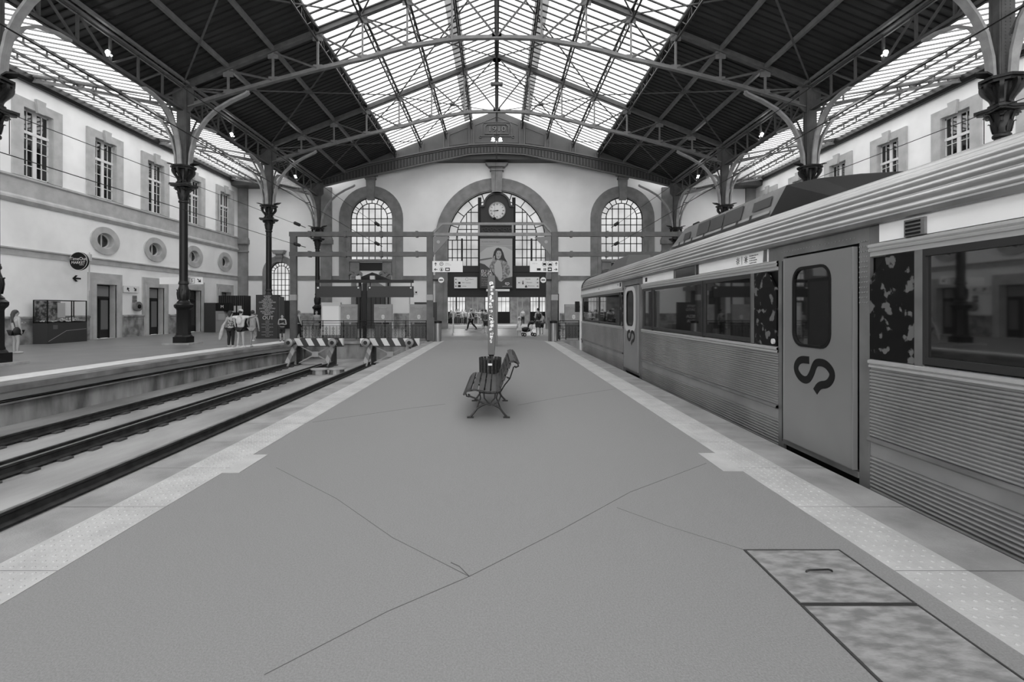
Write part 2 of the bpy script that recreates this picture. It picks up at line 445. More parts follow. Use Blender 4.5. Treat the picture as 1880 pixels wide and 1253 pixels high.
# windows of the side walls
def win_bars(b, x0, x1, z0, z1, d):
    w = .09
    b.box(x0, x0 + w, z0, z1, d - .03, d + .05); b.box(x1 - w, x1, z0, z1, d - .03, d + .05)
    b.box(x0, x1, z1 - w, z1, d - .03, d + .05); b.box(x0, x1, z0, z0 + w, d - .03, d + .05)
def upper_window(sg, c, n):
    mp = side_map(sg); t = empty('window_%d' % n, mp(c, 7.98, 0)); t['kind'] = 'structure'
    o = t.location; ml = lambda u, v, d: tuple(Vector(mp(u, v, d)) - o)
    b = MB(ml); h = .78
    b.ring([(c - 1.32, 7.98), (c + 1.32, 7.98), (c + 1.32, 11.72), (c - 1.32, 11.72)], [(c - h, 7.98), (c + h, 7.98), (c + h, 11.3), (c - h, 11.3)], -.10, .02)
    b.ring([(c - h, 7.98), (c + h, 7.98), (c + h, 11.3), (c - h, 11.3)], [(c - h + .02, 8.0), (c + h - .02, 8.0), (c + h - .02, 11.28), (c - h + .02, 11.28)], -.05, .28)
    b.prism([(c - .17, 11.22), (c + .17, 11.22), (c + .26, 11.86), (c - .26, 11.86)], -.22, -.09)
    b.build('stone_surround', stone_side_lit, t)
    b = MB(ml)
    # MB box through (u,v,d)
    def bx(x0, x1, z0, z1, d0=.14, d1=.2):
        b.add([(x, z, d) for d in (d0, d1) for z in (z0, z1) for x in (x0, x1)], [(0, 2, 3, 1), (4, 5, 7, 6), (0, 1, 5, 4), (2, 6, 7, 3), (0, 4, 6, 2), (1, 3, 7, 5)])
    x0, x1, z0, z1 = c - h, c + h, 8.0, 11.28
    bx(x0, x0 + .09, z0, z1); bx(x1 - .09, x1, z0, z1); bx(x0, x1, z1 - .08, z1); bx(x0, x1, z0, z0 + .1)
    bx(c - .10, c + .10, z0, z1, .12); bx(x0, x1, 10.12, 10.26, .105, .205)
    for s in (-1, 1):
        bx(c + s * .39 - .02, c + s * .39 + .02, z0, z1)
    for z in (8.62, 9.36, 9.9): bx(x0, x1, z - .018, z + .018)
    b.build('window_frame', frame_w, t)
    b = MB(ml); b.add([(x0, z0, .17), (x1, z0, .17), (x1, z1, .17), (x0, z1, .17)], [(0, 1, 2, 3)]); b.build('window_pane', darkglass, t, recalc=False)
def oval_window(sg, c, n):
    mp = side_map(sg); t = empty('window_%d' % n, mp(c, 5.6, 0)); t['kind'] = 'structure'
    o = t.location; ml = lambda u, v, d: tuple(Vector(mp(u, v, d)) - o); N = 32
    e = lambda a, bb: [(c + a * cos(2 * pi * k / N), 5.6 + bb * sin(2 * pi * k / N)) for k in range(N)]
    b = MB(ml); b.ring(e(1.05, .79), e(.62, .44), -.08, .02); b.ring(e(.625, .445), e(.60, .42), -.02, .3); b.build('stone_surround', stone_side_lit, t)
    b = MB(ml); b.ring(e(.60, .42), e(.53, .36), .2, .26)
    b.prism([(c - .03, 5.2), (c + .03, 5.2), (c + .03, 6.0), (c - .03, 6.0)], .18, .25); b.prism([(c - .60, 5.58), (c - .1, 5.58), (c - .1, 5.62), (c - .6, 5.62)], .26, .27)
    b.build('window_frame', frame_w, t)
    b = MB(ml); b.add([(u, v, .25) for u, v in e(.6, .43)], [tuple(range(N))]); b.build('window_pane', darkglass, t, recalc=False)
def side_door(sg, c, n, kind):
    mp = side_map(sg); t = empty('door_%d' % n, mp(c, 0, 0)); t['kind'] = 'structure'
    o = t.location; ml = lambda u, v, d: tuple(Vector(mp(u, v, d)) - o)
    b = MB(ml)
    b._band([(c - 1.22, 0), (c - 1.22, 3.72), (c + 1.22, 3.72), (c + 1.22, 0)], [(c - .75, 0), (c - .75, 3.1), (c + .75, 3.1), (c + .75, 0)], -.10, .02)
    b._band([(c - .76, 0), (c - .76, 3.11), (c + .76, 3.11), (c + .76, 0)], [(c - .73, 0), (c - .73, 3.08), (c + .73, 3.08), (c + .73, 0)], -.05, .4)
    b._band([(c - 1.0, 0), (c - 1.0, 3.4), (c + 1.0, 3.4), (c + 1.0, 0)], [(c - .75, 0), (c - .75, 3.1), (c + .75, 3.1), (c + .75, 0)], -.16, .0)
    b.build('stone_surround', stone_side_lit, t)
    def bx(b, x0, x1, z0, z1, d0, d1):
        b.add([(x, z, d) for d in (d0, d1) for z in (z0, z1) for x in (x0, x1)], [(0, 2, 3, 1), (4, 5, 7, 6), (0, 1, 5, 4), (2, 6, 7, 3), (0, 4, 6, 2), (1, 3, 7, 5)])
    b = MB(ml)
    for q in ((c - .75, c - .68, 0, 3.1), (c + .68, c + .75, 0, 3.1), (c - .75, c + .75, 3.02, 3.1), (c - .75, c + .75, 2.3, 2.42), (c - .04, c + .04, 0, 2.3)): bx(b, *q, .28, .36)
    b.build('door_frame', dark, t)
    b = MB(ml); bx(b, c - .68, c + .68, 2.42, 3.02, .31, .33); b.build('fanlight', darkglass if kind else mid, t)
    b = MB(ml); bx(b, c - .68, c - .04, 0.02, 2.3, .31, .34); b.build('door_leaf', dark, t)
    b = MB(ml); bx(b, c + .10, c + .62, .5, 2.2, .30, .32); b.build('door_glass', grey if not kind else darkglass, t)
    b = MB(ml); bx(b, c + .04, c + .68, .02, 2.3, .33, .36); b.build('door_leaf', dark, t)
WN = 0; DN = 0
for sg in (-1, 1):
    for i, c in enumerate(BAYS):
        WN += 1; upper_window(sg, c, WN)
        if i != 7:
            WN += 1; oval_window(sg, c, WN); DN += 1; side_door(sg, c, DN, i % 3 == 1)
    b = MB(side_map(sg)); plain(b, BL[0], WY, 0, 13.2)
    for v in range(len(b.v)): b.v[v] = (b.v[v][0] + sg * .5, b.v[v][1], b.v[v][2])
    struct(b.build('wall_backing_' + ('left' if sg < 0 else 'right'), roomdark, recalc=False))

# end wall with its three great arches
em = lambda u, v, d: (u, WY + d, v)
b = MB(em)
A0 = archloop(0, 4.3, 0, 7.76, 28)
holed(b, -6.2, 6.2, 0, 14.6, [(u, max(v, 0.0)) for u, v in A0], 0, 5, .5)
for sg in (-1, 1):
    x0, x1 = sorted((sg * 6.2, sg * 14.2)); c = sg * 10.95
    plain(b, x0, x1, 0, 4.3); holed(b, x0, x1, 4.3, 14.6, archloop(c, 1.86, 6.02, 9.64), c, 8, .35)
    x0, x1 = sorted((sg * 14.2, sg * WX)); c = sg * 18.9
    holed(b, x0, x1, 0, 14.6, archloop(c, 1.0, 0, 4.85, 14), c, 3, .4)
struct(b.build('wall_end', plaster_end, recalc=False))
b = MB(em)
b._band([(-5.35, 0), (-5.35, 7.76)] + arc(0, 7.76, 5.35, 180, 0, 28)[1:] + [(5.35, 0)], [(-4.3, 0), (-4.3, 7.76)] + arc(0, 7.76, 4.3, 180, 0, 28)[1:] + [(4.3, 0)], -.18, .02)
b._band([(-4.6, 0), (-4.6, 7.76)] + arc(0, 7.76, 4.6, 180, 0, 28)[1:] + [(4.6, 0)], [(-4.3, 0), (-4.3, 7.76)] + arc(0, 7.76, 4.3, 180, 0, 28)[1:] + [(4.3, 0)], -.26, -.17)
for sg in (-1, 1):
    for w, d in ((5.5, -.3),): b.prism(sorted([(sg * 4.25, 4.15), (sg * w, 4.15), (sg * w, 4.65), (sg * 4.25, 4.65)], key=lambda p: atan2(p[1] - 4.4, p[0] - sg * 4.8)), d, .02)
    b.prism(sorted([(sg * 4.25, 0), (sg * 5.45, 0), (sg * 5.45, .5), (sg * 4.25, .5)], key=lambda p: atan2(p[1] - .25, p[0] - sg * 4.8)), -.28, .02)
def keystone(b, c, z0, z1, w0, w1, d=-.5):
    b.prism([(c - w0, z0), (c + w0, z0), (c + w1, z1), (c - w1, z1)], d, .02)
    b.prism([(c - w1 * 1.35, z1 - .02), (c + w1 * 1.35, z1 - .02), (c + w1 * 1.9, z1 + .30), (c - w1 * 1.9, z1 + .30)], d - .25, .02)
    b.prism([(c - w1 * 1.15, z1 - .34), (c + w1 * 1.15, z1 - .34), (c + w1 * 1.15, z1 - .2), (c - w1 * 1.15, z1 - .2)], d - .1, .02)
keystone(b, 0, 11.7, 14.0, .42, .52)
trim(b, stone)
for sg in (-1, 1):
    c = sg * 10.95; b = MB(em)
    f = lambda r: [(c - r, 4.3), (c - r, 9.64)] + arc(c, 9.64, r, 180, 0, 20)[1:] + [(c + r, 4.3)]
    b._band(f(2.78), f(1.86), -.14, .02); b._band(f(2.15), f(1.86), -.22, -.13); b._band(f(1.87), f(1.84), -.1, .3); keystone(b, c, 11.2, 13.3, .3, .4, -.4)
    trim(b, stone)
    # carved overdoor under the side arch
    t = empty('door_%d' % (40 + (sg > 0)), (c, WY, 0)); t['kind'] = 'structure'
    lm = lambda u, v, d: (u, d, v)
    b = MB(lm)
    b.prism([(-1.86, 5.82), (1.86, 5.82), (1.86, 6.02), (-1.86, 6.02)], -.35, .0); b.prism([(-1.8, 4.9), (-1.0, 4.9), (-1.0, 5.8), (-1.8, 5.8)], -.2, 0); b.prism([(1.0, 4.9), (1.8, 4.9), (1.8, 5.8), (1.0, 5.8)], -.2, 0)
    for s in (-1, 1):
        sp = [(s * (1.86 - .1 * k), 4.75 + .12 * sin(k * .9)) for k in range(12)]; b._band([(u, v + .12) for u, v in sp], [(u, v - .12) for u, v in sp], -.45, 0)
        b.prism([(s * 1.5 - .2, .0), (s * 1.5 + .2, .0), (s * 1.5 + .2, 4.55), (s * 1.5 - .2, 4.55)], -.2, 0)
    b.prism([(-1.9, 3.3), (1.9, 3.3), (1.9, 3.6), (-1.9, 3.6)], -.25, 0); b.prism([(-1.3, 3.6), (1.3, 3.6), (0, 4.35)], -.2, 0)
    b.build('stone_surround', stone, t)
    b = MB(lm); b.prism([(-1.0, 5.05), (1.0, 5.05), (1.0, 5.75), (-1.0, 5.75)], -.06, 0); b.build('plaque', dark, t)
    b = MB(lm); b.prism([(-1.3, 0), (1.3, 0), (1.3, 3.3), (-1.3, 3.3)], -.04, 0); b.build('door_leaf', gm(.05), t)
    b = MB(lm)
    for k in range(-3, 4): b.prism([(k * .4 - .03, 0), (k * .4 + .03, 0), (k * .4 + .03, 3.3), (k * .4 - .03, 3.3)], -.07, -.03)
    b.build('door_bars', dark, t)
    # small arched doorway in the aisle
    c = sg * 18.9; b = MB(em); g = lambda r: [(c - r, 0), (c - r, 4.85)] + arc(c, 4.85, r, 180, 0, 14)[1:] + [(c + r, 0)]
    b._band(g(1.5), g(1.0), -.14, .02); b._band(g(1.01), g(.98), -.1, .3); keystone(b, c, 5.8, 6.5, .22, .3, -.26); trim(b, stone)
    # pilasters
    b = MB(em)
    for px, w, top in ((14.85, .48, 12.3), (22.1, .42, 12.6)):
        q = sg * px
        for x0, x1, z0, z1, d in ((q - w, q + w, 0, top, -.22), (q - w - .12, q + w + .12, 7.35, 7.75, -.4), (q - w - .06, q + w + .06, 7.75, 7.9, -.3), (q - w - .06, q + w + .06, 6.65, 6.78, -.32), (q - w - .1, q + w + .1, 0, 1.1, -.3)):
            b.prism([(x0, z0), (x1, z0), (x1, z1), (x0, z1)], d, .02)
    trim(b, stone)
    # string course, wainscot
    b = MB(em)
    for x0, x1 in ((5.5, 8.15), (13.75, 17.4), (20.4, 22.4)):
        a, e = sorted((sg * x0, sg * x1)); band(b, a, e, [(4.6, .02), (4.6, -.08), (4.2, -.06), (4.2, .02)])
    trim(b, stone)
    b = MB(em)
    for x0, x1 in ((5.5, 9.0), (12.9, 17.4), (20.4, 22.4)):
        a, e = sorted((sg * x0, sg * x1)); band(b, a, e, [(0, .02), (0, -.12), (1.3, -.12), (1.36, .02)])
    trim(b, wains)
    b = MB(em); band(b, *sorted((sg * 15.2, sg * WX)), [(12.2, .02), (12.2, -1.3), (12.75, -1.4), (12.75, .02)]); trim(b, gablem)
# glazing of the end wall
def glazed_arch(n, c, half, z0, zc, vx, hz, d, pane, m=iron_k, rim=.7, w=.05, skip=None, name='window_%d'):
    t = empty(name % n, (c, WY, z0)); t['kind'] = 'structure'
    lm = lambda u, v, dd: (u - c, dd, v - z0)
    b = MB(lm); lp = archloop(c, half, z0, zc, 24)
    b.add([(u, v, d) for u, v in lp], [tuple(range(len(lp)))]); b.build('window_pane', pane, t, recalc=False)
    b = MB(lm)
    def top(u, r):
        x = abs(u - c); return zc + sqrt(max(0, r * r - x * x))
    for u in vx:
        r = half - rim
        zt = top(u, r) if abs(u - c) < r else zc
        b.prism([(u - w / 2, z0), (u + w / 2, z0), (u + w / 2, zt), (u - w / 2, zt)], d - .05, d - .01)
    for z in hz:
        r = half - (rim if z > zc else 0)
        x = half if z <= zc else sqrt(max(0, r * r - (z - zc) ** 2))
        b.prism([(c - x, z - w / 2), (c + x, z - w / 2), (c + x, z + w / 2), (c - x, z + w / 2)], d - .05, d - .01)
    b.fan(arc(c, zc, half - rim, 0, 180, 24), w, d - .05, d - .01); b.fan(arc(c, zc, half - .04, 0, 180, 24), .1, d - .07, d)
    for k in range(1, 10):
        a = pi * k / 10; p = (c + (half - rim) * cos(a), zc + (half - rim) * sin(a)); q = (c + half * cos(a), zc + half * sin(a))
        b.fan([p, q], w, d - .05, d - .01)
    b.fan([(c - half + .03, z0), (c - half + .03, zc)], .08, d - .07, d); b.fan([(c + half - .03, z0), (c + half - .03, zc)], .08, d - .07, d)
    b.build('glazing_bars', m, t)
    return t
sw = .535
for k, sg in enumerate((-1, 1)):
    c = sg * 10.95
    glazed_arch(60 + k, c, 1.86, 6.02, 9.64, [c + sw * i for i in (-2.5, -1.5, -.5, .5, 1.5, 2.5)], [6.6, 7.45, 8.4, 9.1, 9.64, 10.5], .3, pane_wall, rim=.5, w=.07)
    c = sg * 18.9
    glazed_arch(62 + k, c, 1.0, 2.45, 4.85, [c + .33 * i for i in (-2, -1, 0, 1, 2)], [2.9, 3.35, 3.8, 4.3, 4.85], .3, pane_wall, rim=.35, w=.05)
    b = MB(em); b.prism([(c - 1, 0), (c + 1, 0), (c + 1, 2.45), (c - 1, 2.45)], .3, .4); struct(b.build('door_%d' % (44 + k), gm(.015)))
ct = glazed_arch(64, 0, 4.3, 5.5, 7.76, [s * v for s in (-1, 1) for v in (2.25, 2.65, 3.45, 3.9)], [6.2, 6.95, 7.76, 8.7, 9.3, 10.2], .3, pane_wall, rim=.75, w=.075)
b = MB(lambda u, v, d: (u, d, v - 5.5))
for u, w in ((-3.05, .16), (3.05, .16), (-1.5, .3), (1.5, .3)): b.prism([(u - w / 2, 5.5), (u + w / 2, 5.5), (u + w / 2, 7.9 if abs(u) > 2 else 11.5), (u - w / 2, 7.9 if abs(u) > 2 else 11.5)], .18, .29)
b.build('mullion', black, ct)
b = MB(em); b.prism([(-4.3, 2.75), (4.3, 2.75), (4.3, 5.5), (-4.3, 5.5)], .15, .5)
b.prism([(-4.3, 4.95), (4.3, 4.95), (4.3, 5.1), (-4.3, 5.1)], .08, .2); trim(b, gm(.014))
b = MB(em); b.box(-1.4, 1.4, 5.5, 8.0, .12, .28); trim(b, gm(.02))

# vestibule behind the clock arch
VY = 60.0
vm = lambda u, v, d: (u, VY + d, v)
b = MB(vm)
for x0, x1 in ((-12, -6.0), (-3.75, -1.45), (1.6, 4.0), (6.2, 12)): plain(b, x0, x1, 0, 5)
for x0, x1 in ((-6.0, -3.75), (-1.45, 1.6), (4.0, 6.2)): plain(b, x0, x1, 3.5, 5)
struct(b.build('wall_vestibule', mat('vestibule_wall', .3, .6, var=.3, scale=1.5), recalc=False))
for k in (-1, 0, 1):  # unseen glowing discs added to brighten the vestibule
    t = empty('ceiling_lantern', (k * 4.0, 53, 4.75)); tag(t, 'added ceiling light brightening the vestibule, ' + ['above the crowd', 'in line with the clock', 'closer to the train'][k + 1], 'lamp', 'added vestibule lights')
    b = MB(); b.lathe([(0, -.1), (.5, -.1), (.55, 0)], 0, 0, 20); b.build('diffuser', mat('lantern', .9, .5, emit=22), t)
    b = MB(); b.lathe([(.58, 0), (.58, .25), (0, .25)], 0, 0, 20); b.build('rim', dark, t)
b = MB(); b.box(-12.2, -12, WY + .5, VY, 0, 5); b.box(12, 12.2, WY + .5, VY, 0, 5); struct(b.build('wall_vestibule_sides', gm(.5)))
b = MB(); b.box(-12, 12, WY + .5, VY, 5, 5.2); struct(b.build('ceiling_vestibule', gm(.5)))
for k, (x0, x1) in enumerate(((-6.0, -3.75), (-1.45, 1.6), (4.0, 6.2))):
    t = empty('door_%d' % (50 + k), ((x0 + x1) / 2, VY, 0)); t['kind'] = 'structure'; h = (x1 - x0) / 2
    lm = lambda u, v, d: (u, d, v)
    b = MB(lm); b.prism([(-h, 1.4), (h, 1.4), (h, 3.5), (-h, 3.5)], .1, .12); b.build('window_pane', pane_hall, t)
    b = MB(lm); b.prism([(-h, 0), (h, 0), (h, 1.4), (-h, 1.4)], .02, .12); b.build('door_leaf', black, t)
    b = MB(lm)
    for i in range(7):
        u = -h + 2 * h * i / 6; w = .16 if i in (0, 3, 6) else .05; b.prism([(u - w / 2, 1.4), (u + w / 2, 1.4), (u + w / 2, 3.5), (u - w / 2, 3.5)], .04, .1)
    b.prism([(-h, 2.6), (h, 2.6), (h, 2.66), (-h, 2.66)], .04, .1); b.build('glazing_bars', black, t)
for x in (-2.6, 2.8):
    b = MB(vm); b._band([(x - .35, 0), (x - .35, 3.2)] + arc(x, 3.2, .35, 180, 0, 10)[1:] + [(x + .35, 0)], [(x - .22, 0), (x - .22, 3.2)] + arc(x, 3.2, .22, 180, 0, 10)[1:] + [(x + .22, 0)], -.06, 0)
    trim(b, gm(.4))
# soffit between gable and end wall
b = MB(); b.box(-14.6, 14.6, 42.35, WY + .1, 14.45, 15.2); struct(b.build('ceiling_soffit', gm(.05)))
# ------------------------------------------------------------------ roof
PAN = 2.1429; YE = 42.3
GX = 4 * PAN
for sg in (-1, 1):
    nm = 'left' if sg < 0 else 'right'
    b = MB(); b.add([(sg * GX, Y0, rz(GX) + .12), (sg * 16.25, Y0, rz(16.25) + .12), (sg * 16.25, YE, rz(16.25) + .12), (sg * GX, YE, rz(GX) + .12),
                     (sg * GX, Y0, rz(GX) + .2), (sg * 16.25, Y0, rz(16.25) + .2), (sg * 16.25, YE, rz(16.25) + .2), (sg * GX, YE, rz(GX) + .2)],
                    [(0, 1, 2, 3), (7, 6, 5, 4), (0, 4, 5, 1), (1, 5, 6, 2), (2, 6, 7, 3), (3, 7, 4, 0)])
    ce = struct(b.build('ceiling_boards_' + nm, boards))
    b = MB(); y = 2.0
    while y < YE:
        b.beam((sg * GX, y, rz(GX) + .10), (sg * 16.25, y, rz(16.25) + .10), .05, .05); y += .36
    b.build('board_rib', boards_l, ce)
    b = MB(); b.beam((sg * 16.25, Y0, rz(16.25) + .05), (sg * 16.25, YE, rz(16.25) + .05), .08, .3); b.beam((sg * GX, Y0, rz(GX) + .05), (sg * GX, YE, rz(GX) + .05), .12, .2); b.build('edge_board', iron, ce)
    # skylight pane sheet and bars
    b = MB(); b.add([(0, Y0, RZ + .14), (sg * GX, Y0, rz(GX) + .14), (sg * GX, YE - .3, rz(GX) + .14), (0, YE - .3, RZ + .14)], [(0, 1, 2, 3)])
    gl = struct(b.build('ceiling_skylight_' + nm, pane_sky, recalc=False))
    b = MB(); y = 2.0
    while y < YE - .2:
        xin = 0 if y < 39.2 else PAN
        b.beam((sg * xin, y, rz(xin) + .10), (sg * GX, y, rz(GX) + .10), .10, .05); y += .545
    b.build('glazing_bars', bars_m, gl)
    b = MB(); b.add([(sg * 2.0, Y0, rz(2.0) + .11), (sg * 2.7, Y0, rz(2.7) + .11), (sg * 2.7, YE - .3, rz(2.7) + .11), (sg * 2.0, YE - .3, rz(2.0) + .11)], [(0, 1, 2, 3)]); struct(b.build('ceiling_dusty_strip_' + nm, pane_dim, recalc=False))
    # aisle glass
    def az(x): return 8.71 + .19 * x
    b = MB(); b.add([(sg * 15.9, Y0, az(15.9) + .06), (sg * 22.6, Y0, az(22.6) + .06), (sg * 22.6, YE, az(22.6) + .06), (sg * 15.9, YE, az(15.9) + .06)], [(0, 1, 2, 3)])
    ga = struct(b.build('ceiling_aisle_glass_' + nm, pane_sky, recalc=False))
    b = MB(); y = 2.0
    while y < YE:
        b.beam((sg * 15.9, y, az(15.9)), (sg * 22.6, y, az(22.6)), .06, .05); y += .48
    b.build('glazing_bars', bars_al, ga)
struct(MB().box(-.15, .15, Y0, YE, RZ + .13, RZ + .3).build('trim_ridge', iron_d))

def mid_lab(y): 
    return {14.8: 'first', 23.87: 'second', 32.8: 'third', 41.7: 'fourth'}[y]
WHERE = {14.8: 'above the near doors of the train', 23.87: 'over the buffer stops end', 32.8: 'over the concourse', 41.7: 'right against the painted gable'}
# purlins
pur = [(0, 'ridge'), (PAN, ''), (2 * PAN, ''), (3 * PAN, '')]
def lattice(name, x, y0, y1, zt, dep, step, label, group, w=.06, m=None, side=None):
    t = empty(name, (x, y0, zt)); tag(t, label, 'purlin', group); m = m or iron_d
    b = MB(); b.box(-w, w, 0, y1 - y0, -.05, .05); b.build('top_chord', m, t)
    b = MB(); b.box(-w * .7, w * .7, 0, y1 - y0, -dep - .03, -dep + .03); b.build('bottom_chord', m, t)
    n = int((y1 - y0) / step)
    if name == 'aisle_purlin':
        for i in range(12, n):
            b = MB(); b.beam((0, i * step, -dep), (0, i * step, 0), .05, .05); b.build('post', m, t)
        return t
    b = MB()
    for i in range(n):
        a = i * step; q = -dep if i % 2 else 0; r = 0 if i % 2 else -dep
        b.beam((0, a, q), (0, a + step, r), .035, .035)
        if i % 4 == 0: b.beam((0, a, -dep), (0, a, 0), .05, .05)
    b.build('lacing', m, t); return t
for sg in (-1, 1):
    sd = 'on the track side' if sg < 0 else 'on the train side'
    for k in (1, 2, 3):
        x = sg * k * PAN
        lattice('roof_purlin', x, 2, YE, rz(k * PAN) + .02, .62 if k != 3 else .5, .62, 'lattice purlin %s under the glass, %s from the ridge' % (sd, ['', 'nearest', 'second', 'third'][k]) if 0 else
                'lattice purlin %s, %s out from the ridge' % (sd, ['', 'one step', 'two steps', 'three steps'][k]), 'lattice purlins under the skylight')
    lattice('roof_purlin', sg * GX, 2, YE, rz(GX) - .02, .5, .62, 'lattice purlin %s where the glass meets the dark boards' % sd, 'lattice purlins under the skylight')
    for k in (5, 6):
        x = k * PAN; b = MB(); b.box(-.07, .07, 0, YE - 2, -.13, .08); o = b.build('timber_purlin', iron_l, loc=(sg * x, 2, rz(x)))
        tag(o, 'plain purlin under the dark roof boards %s, %s' % (sd, 'closer to the glass' if k == 5 else 'closer to the columns'), 'purlin', 'plain purlins under the boards')
    for x, w in ((18.05, 'closer to the columns'), (20.2, 'closer to the wall')):
        t = lattice('aisle_purlin', sg * x, 2, YE, 8.65 + .19 * x, .28, 1.0, 'slim purlin under aisle glass %s, %s' % (sd, w), 'purlins under the aisle glass', w=.05, m=iron)
lattice('ridge_purlin', 0, 2, YE, RZ - .02, .8, .7, 'ridge purlin running along the top of the skylight', None, w=.1)
# roof wind bracing
def brace(x, y, hx, hy, label):
    t = empty('wind_bracing', (x, y, rz(x) - .16)); tag(t, label, 'bracing', 'crossed wind braces under the roof')
    for sx in (-1, 1):
        for sy in (-1, 1):
            b = MB(); b.beam((0, 0, 0), (sx * hx, sy * hy, rz(x + sx * hx) - rz(x)), .07, .05); b.build('rod', iron, t)
    b = MB(); b.box(-.2, .2, -.2, .2, -.03, .03); b.build('gusset', iron, t)
ys = [5.9] + COLS
for i in range(4):
    ym = (ys[i] + ys[i + 1]) / 2; hy = (ys[i + 1] - ys[i]) / 2 - .2
    for sg in (-1, 1):
        for x, hx, w in ((10.71, 4.2, 'dark boards'), (3.3, 3.1, 'skylight')):
            brace(sg * x, ym, hx, hy, 'crossed brace under the %s %s, %s' % (w, 'on the track side' if sg < 0 else 'on the train side',
                  ['over the open platform', 'between the first and second trusses', 'between the second and third trusses', 'next to the painted gable'][i]))

# trusses
LC = [(0, 14.66), (1.76, 14.61), (4.28, 14.20), (6.43, 13.62), (8.57, 13.13), (10.71, 12.56), (12.86, 11.95), (14.75, 11.36)]
def lz(x):
    x = abs(x)
    for (a, p), (c, q) in zip(LC, LC[1:]):
        if x <= c: return p + (q - p) * (x - a) / (c - a)
    return LC[-1][1]
def truss(y, label):
    t = empty('roof_truss', (0, y, 0)); tag(t, label, 'roof truss', 'iron roof trusses')
    for sg in (-1, 1):
        b = MB(); b.beam((0, 0, RZ - .18), (sg * 15.0, 0, rz(15) - .18), .24, .07); b.beam((0, 0, RZ - .05), (sg * 15.0, 0, rz(15) - .05), .06, .3); b.build('upper_chord', iron, t)
        b = MB(); pts = [(sg * x, 0, z) for x, z in LC]
        for p, q in zip(pts, pts[1:]):
            b.beam(p, q, .22, .06)
            b.beam((p[0], 0, p[2] + .09), (q[0], 0, q[2] + .09), .05, .18)
        b.build('lower_chord', iron_l, t)
        for k in range(1, 7):
            x = k * PAN; b = MB(); b.beam((sg * x, 0, lz(x)), (sg * x, 0, rz(x) - .15), .09, .09); b.build('post', iron_l, t)
            b = MB(); xi = (k - 1) * PAN; b.beam((sg * x, 0, rz(x) - .2), (sg * xi, 0, lz(xi) + .08), .08, .08); b.build('diagonal', iron, t)
        b = MB(); b.beam((sg * 14.9, 0, rz(15) - .2), (sg * 6 * PAN, 0, lz(6 * PAN)), .07, .07); b.build('diagonal', iron, t)
        for k in range(0, 7):
            x = k * PAN; b = MB()
            b.box(sg * x - .22, sg * x + .22, -.03, .03, lz(x), lz(x) + .26); b.build('lower_gusset', iron_l, t)
            b = MB(); b.box(sg * x - .24, sg * x + .24, -.03, .03, rz(x) - .5, rz(x) - .15); b.build('upper_gusset', iron_l, t)
    b = MB(); b.beam((0, 0, 14.7), (0, 0, RZ), .12, .12); b.build('king_post', iron_d, t)
for y in COLS[:3]:
    truss(y, 'arched iron roof truss ' + {14.8: 'nearer to the bench than the others, mostly above the view', 23.87: 'between the second pair of columns, above the buffer stops',
             32.8: 'between the third pair of columns, carrying the twin lamps', 41.7: 'right in front of the gable dated 1910'}[y])

# columns
def console(b, a, r0, r1, z0, z1, w):
    """scroll bracket standing out at angle a"""
    pts = []
    for k in range(13):
        f = k / 12; z = z0 + (z1 - z0) * f; r = r0 + (r1 - r0) * (f ** 1.3) + .07 * sin(f * 2 * pi) * -1 + .03
        pts.append((r, z))
    c, s = cos(a), sin(a)
    old = b.m; b.m = lambda u, v, d: (u * c - d * s, u * s + d * c, v)
    b._band([(u + .05, v) for u, v in pts], [(u - .10, v) for u, v in pts], -w / 2, w / 2)
    sp = [(r1 - .02 + .07 * (1 - k / 14) * cos(k * .9), z1 - .09 + .07 * (1 - k / 14) * sin(k * .9)) for k in range(12)]; b.fan(sp, .03, -w * .62, w * .62)
    sp = [(r0 + .06 + .06 * (1 - k / 14) * cos(k * .9 + 2), z0 + .05 + .06 * (1 - k / 14) * sin(k * .9 + 2)) for k in range(12)]; b.fan(sp, .03, -w * .62, w * .62)
    b.m = old
def leaf(b, a, r, z, h, w, out):
    c, s = cos(a), sin(a); L = []; Rr = []
    prof = [(0, 0, .7), (.3, .03, 1), (.6, .05, .95), (.85, out * .6, .7), (1.0, out, .45), (.93, out * 1.25, .15)]
    vs = []
    for f, o, ww in prof:
        for d in (-1, 0, 1):
            rr = r + o + (.02 if d == 0 else 0); vs.append((rr * c - d * w / 2 * ww * s, rr * s + d * w / 2 * ww * c, z + h * f))
    n = len(prof); fs = []
    for i in range(n - 1):
        for j in range(2): fs.append((i * 3 + j, i * 3 + j + 1, i * 3 + j + 4, i * 3 + j + 3))
    k = len(vs); vs += [((x - .02 * c), (y - .02 * s), z_ - .004) for x, y, z_ in vs]; fs += [tuple(k + q for q in reversed(f)) for f in fs]
    b.add(vs, fs)
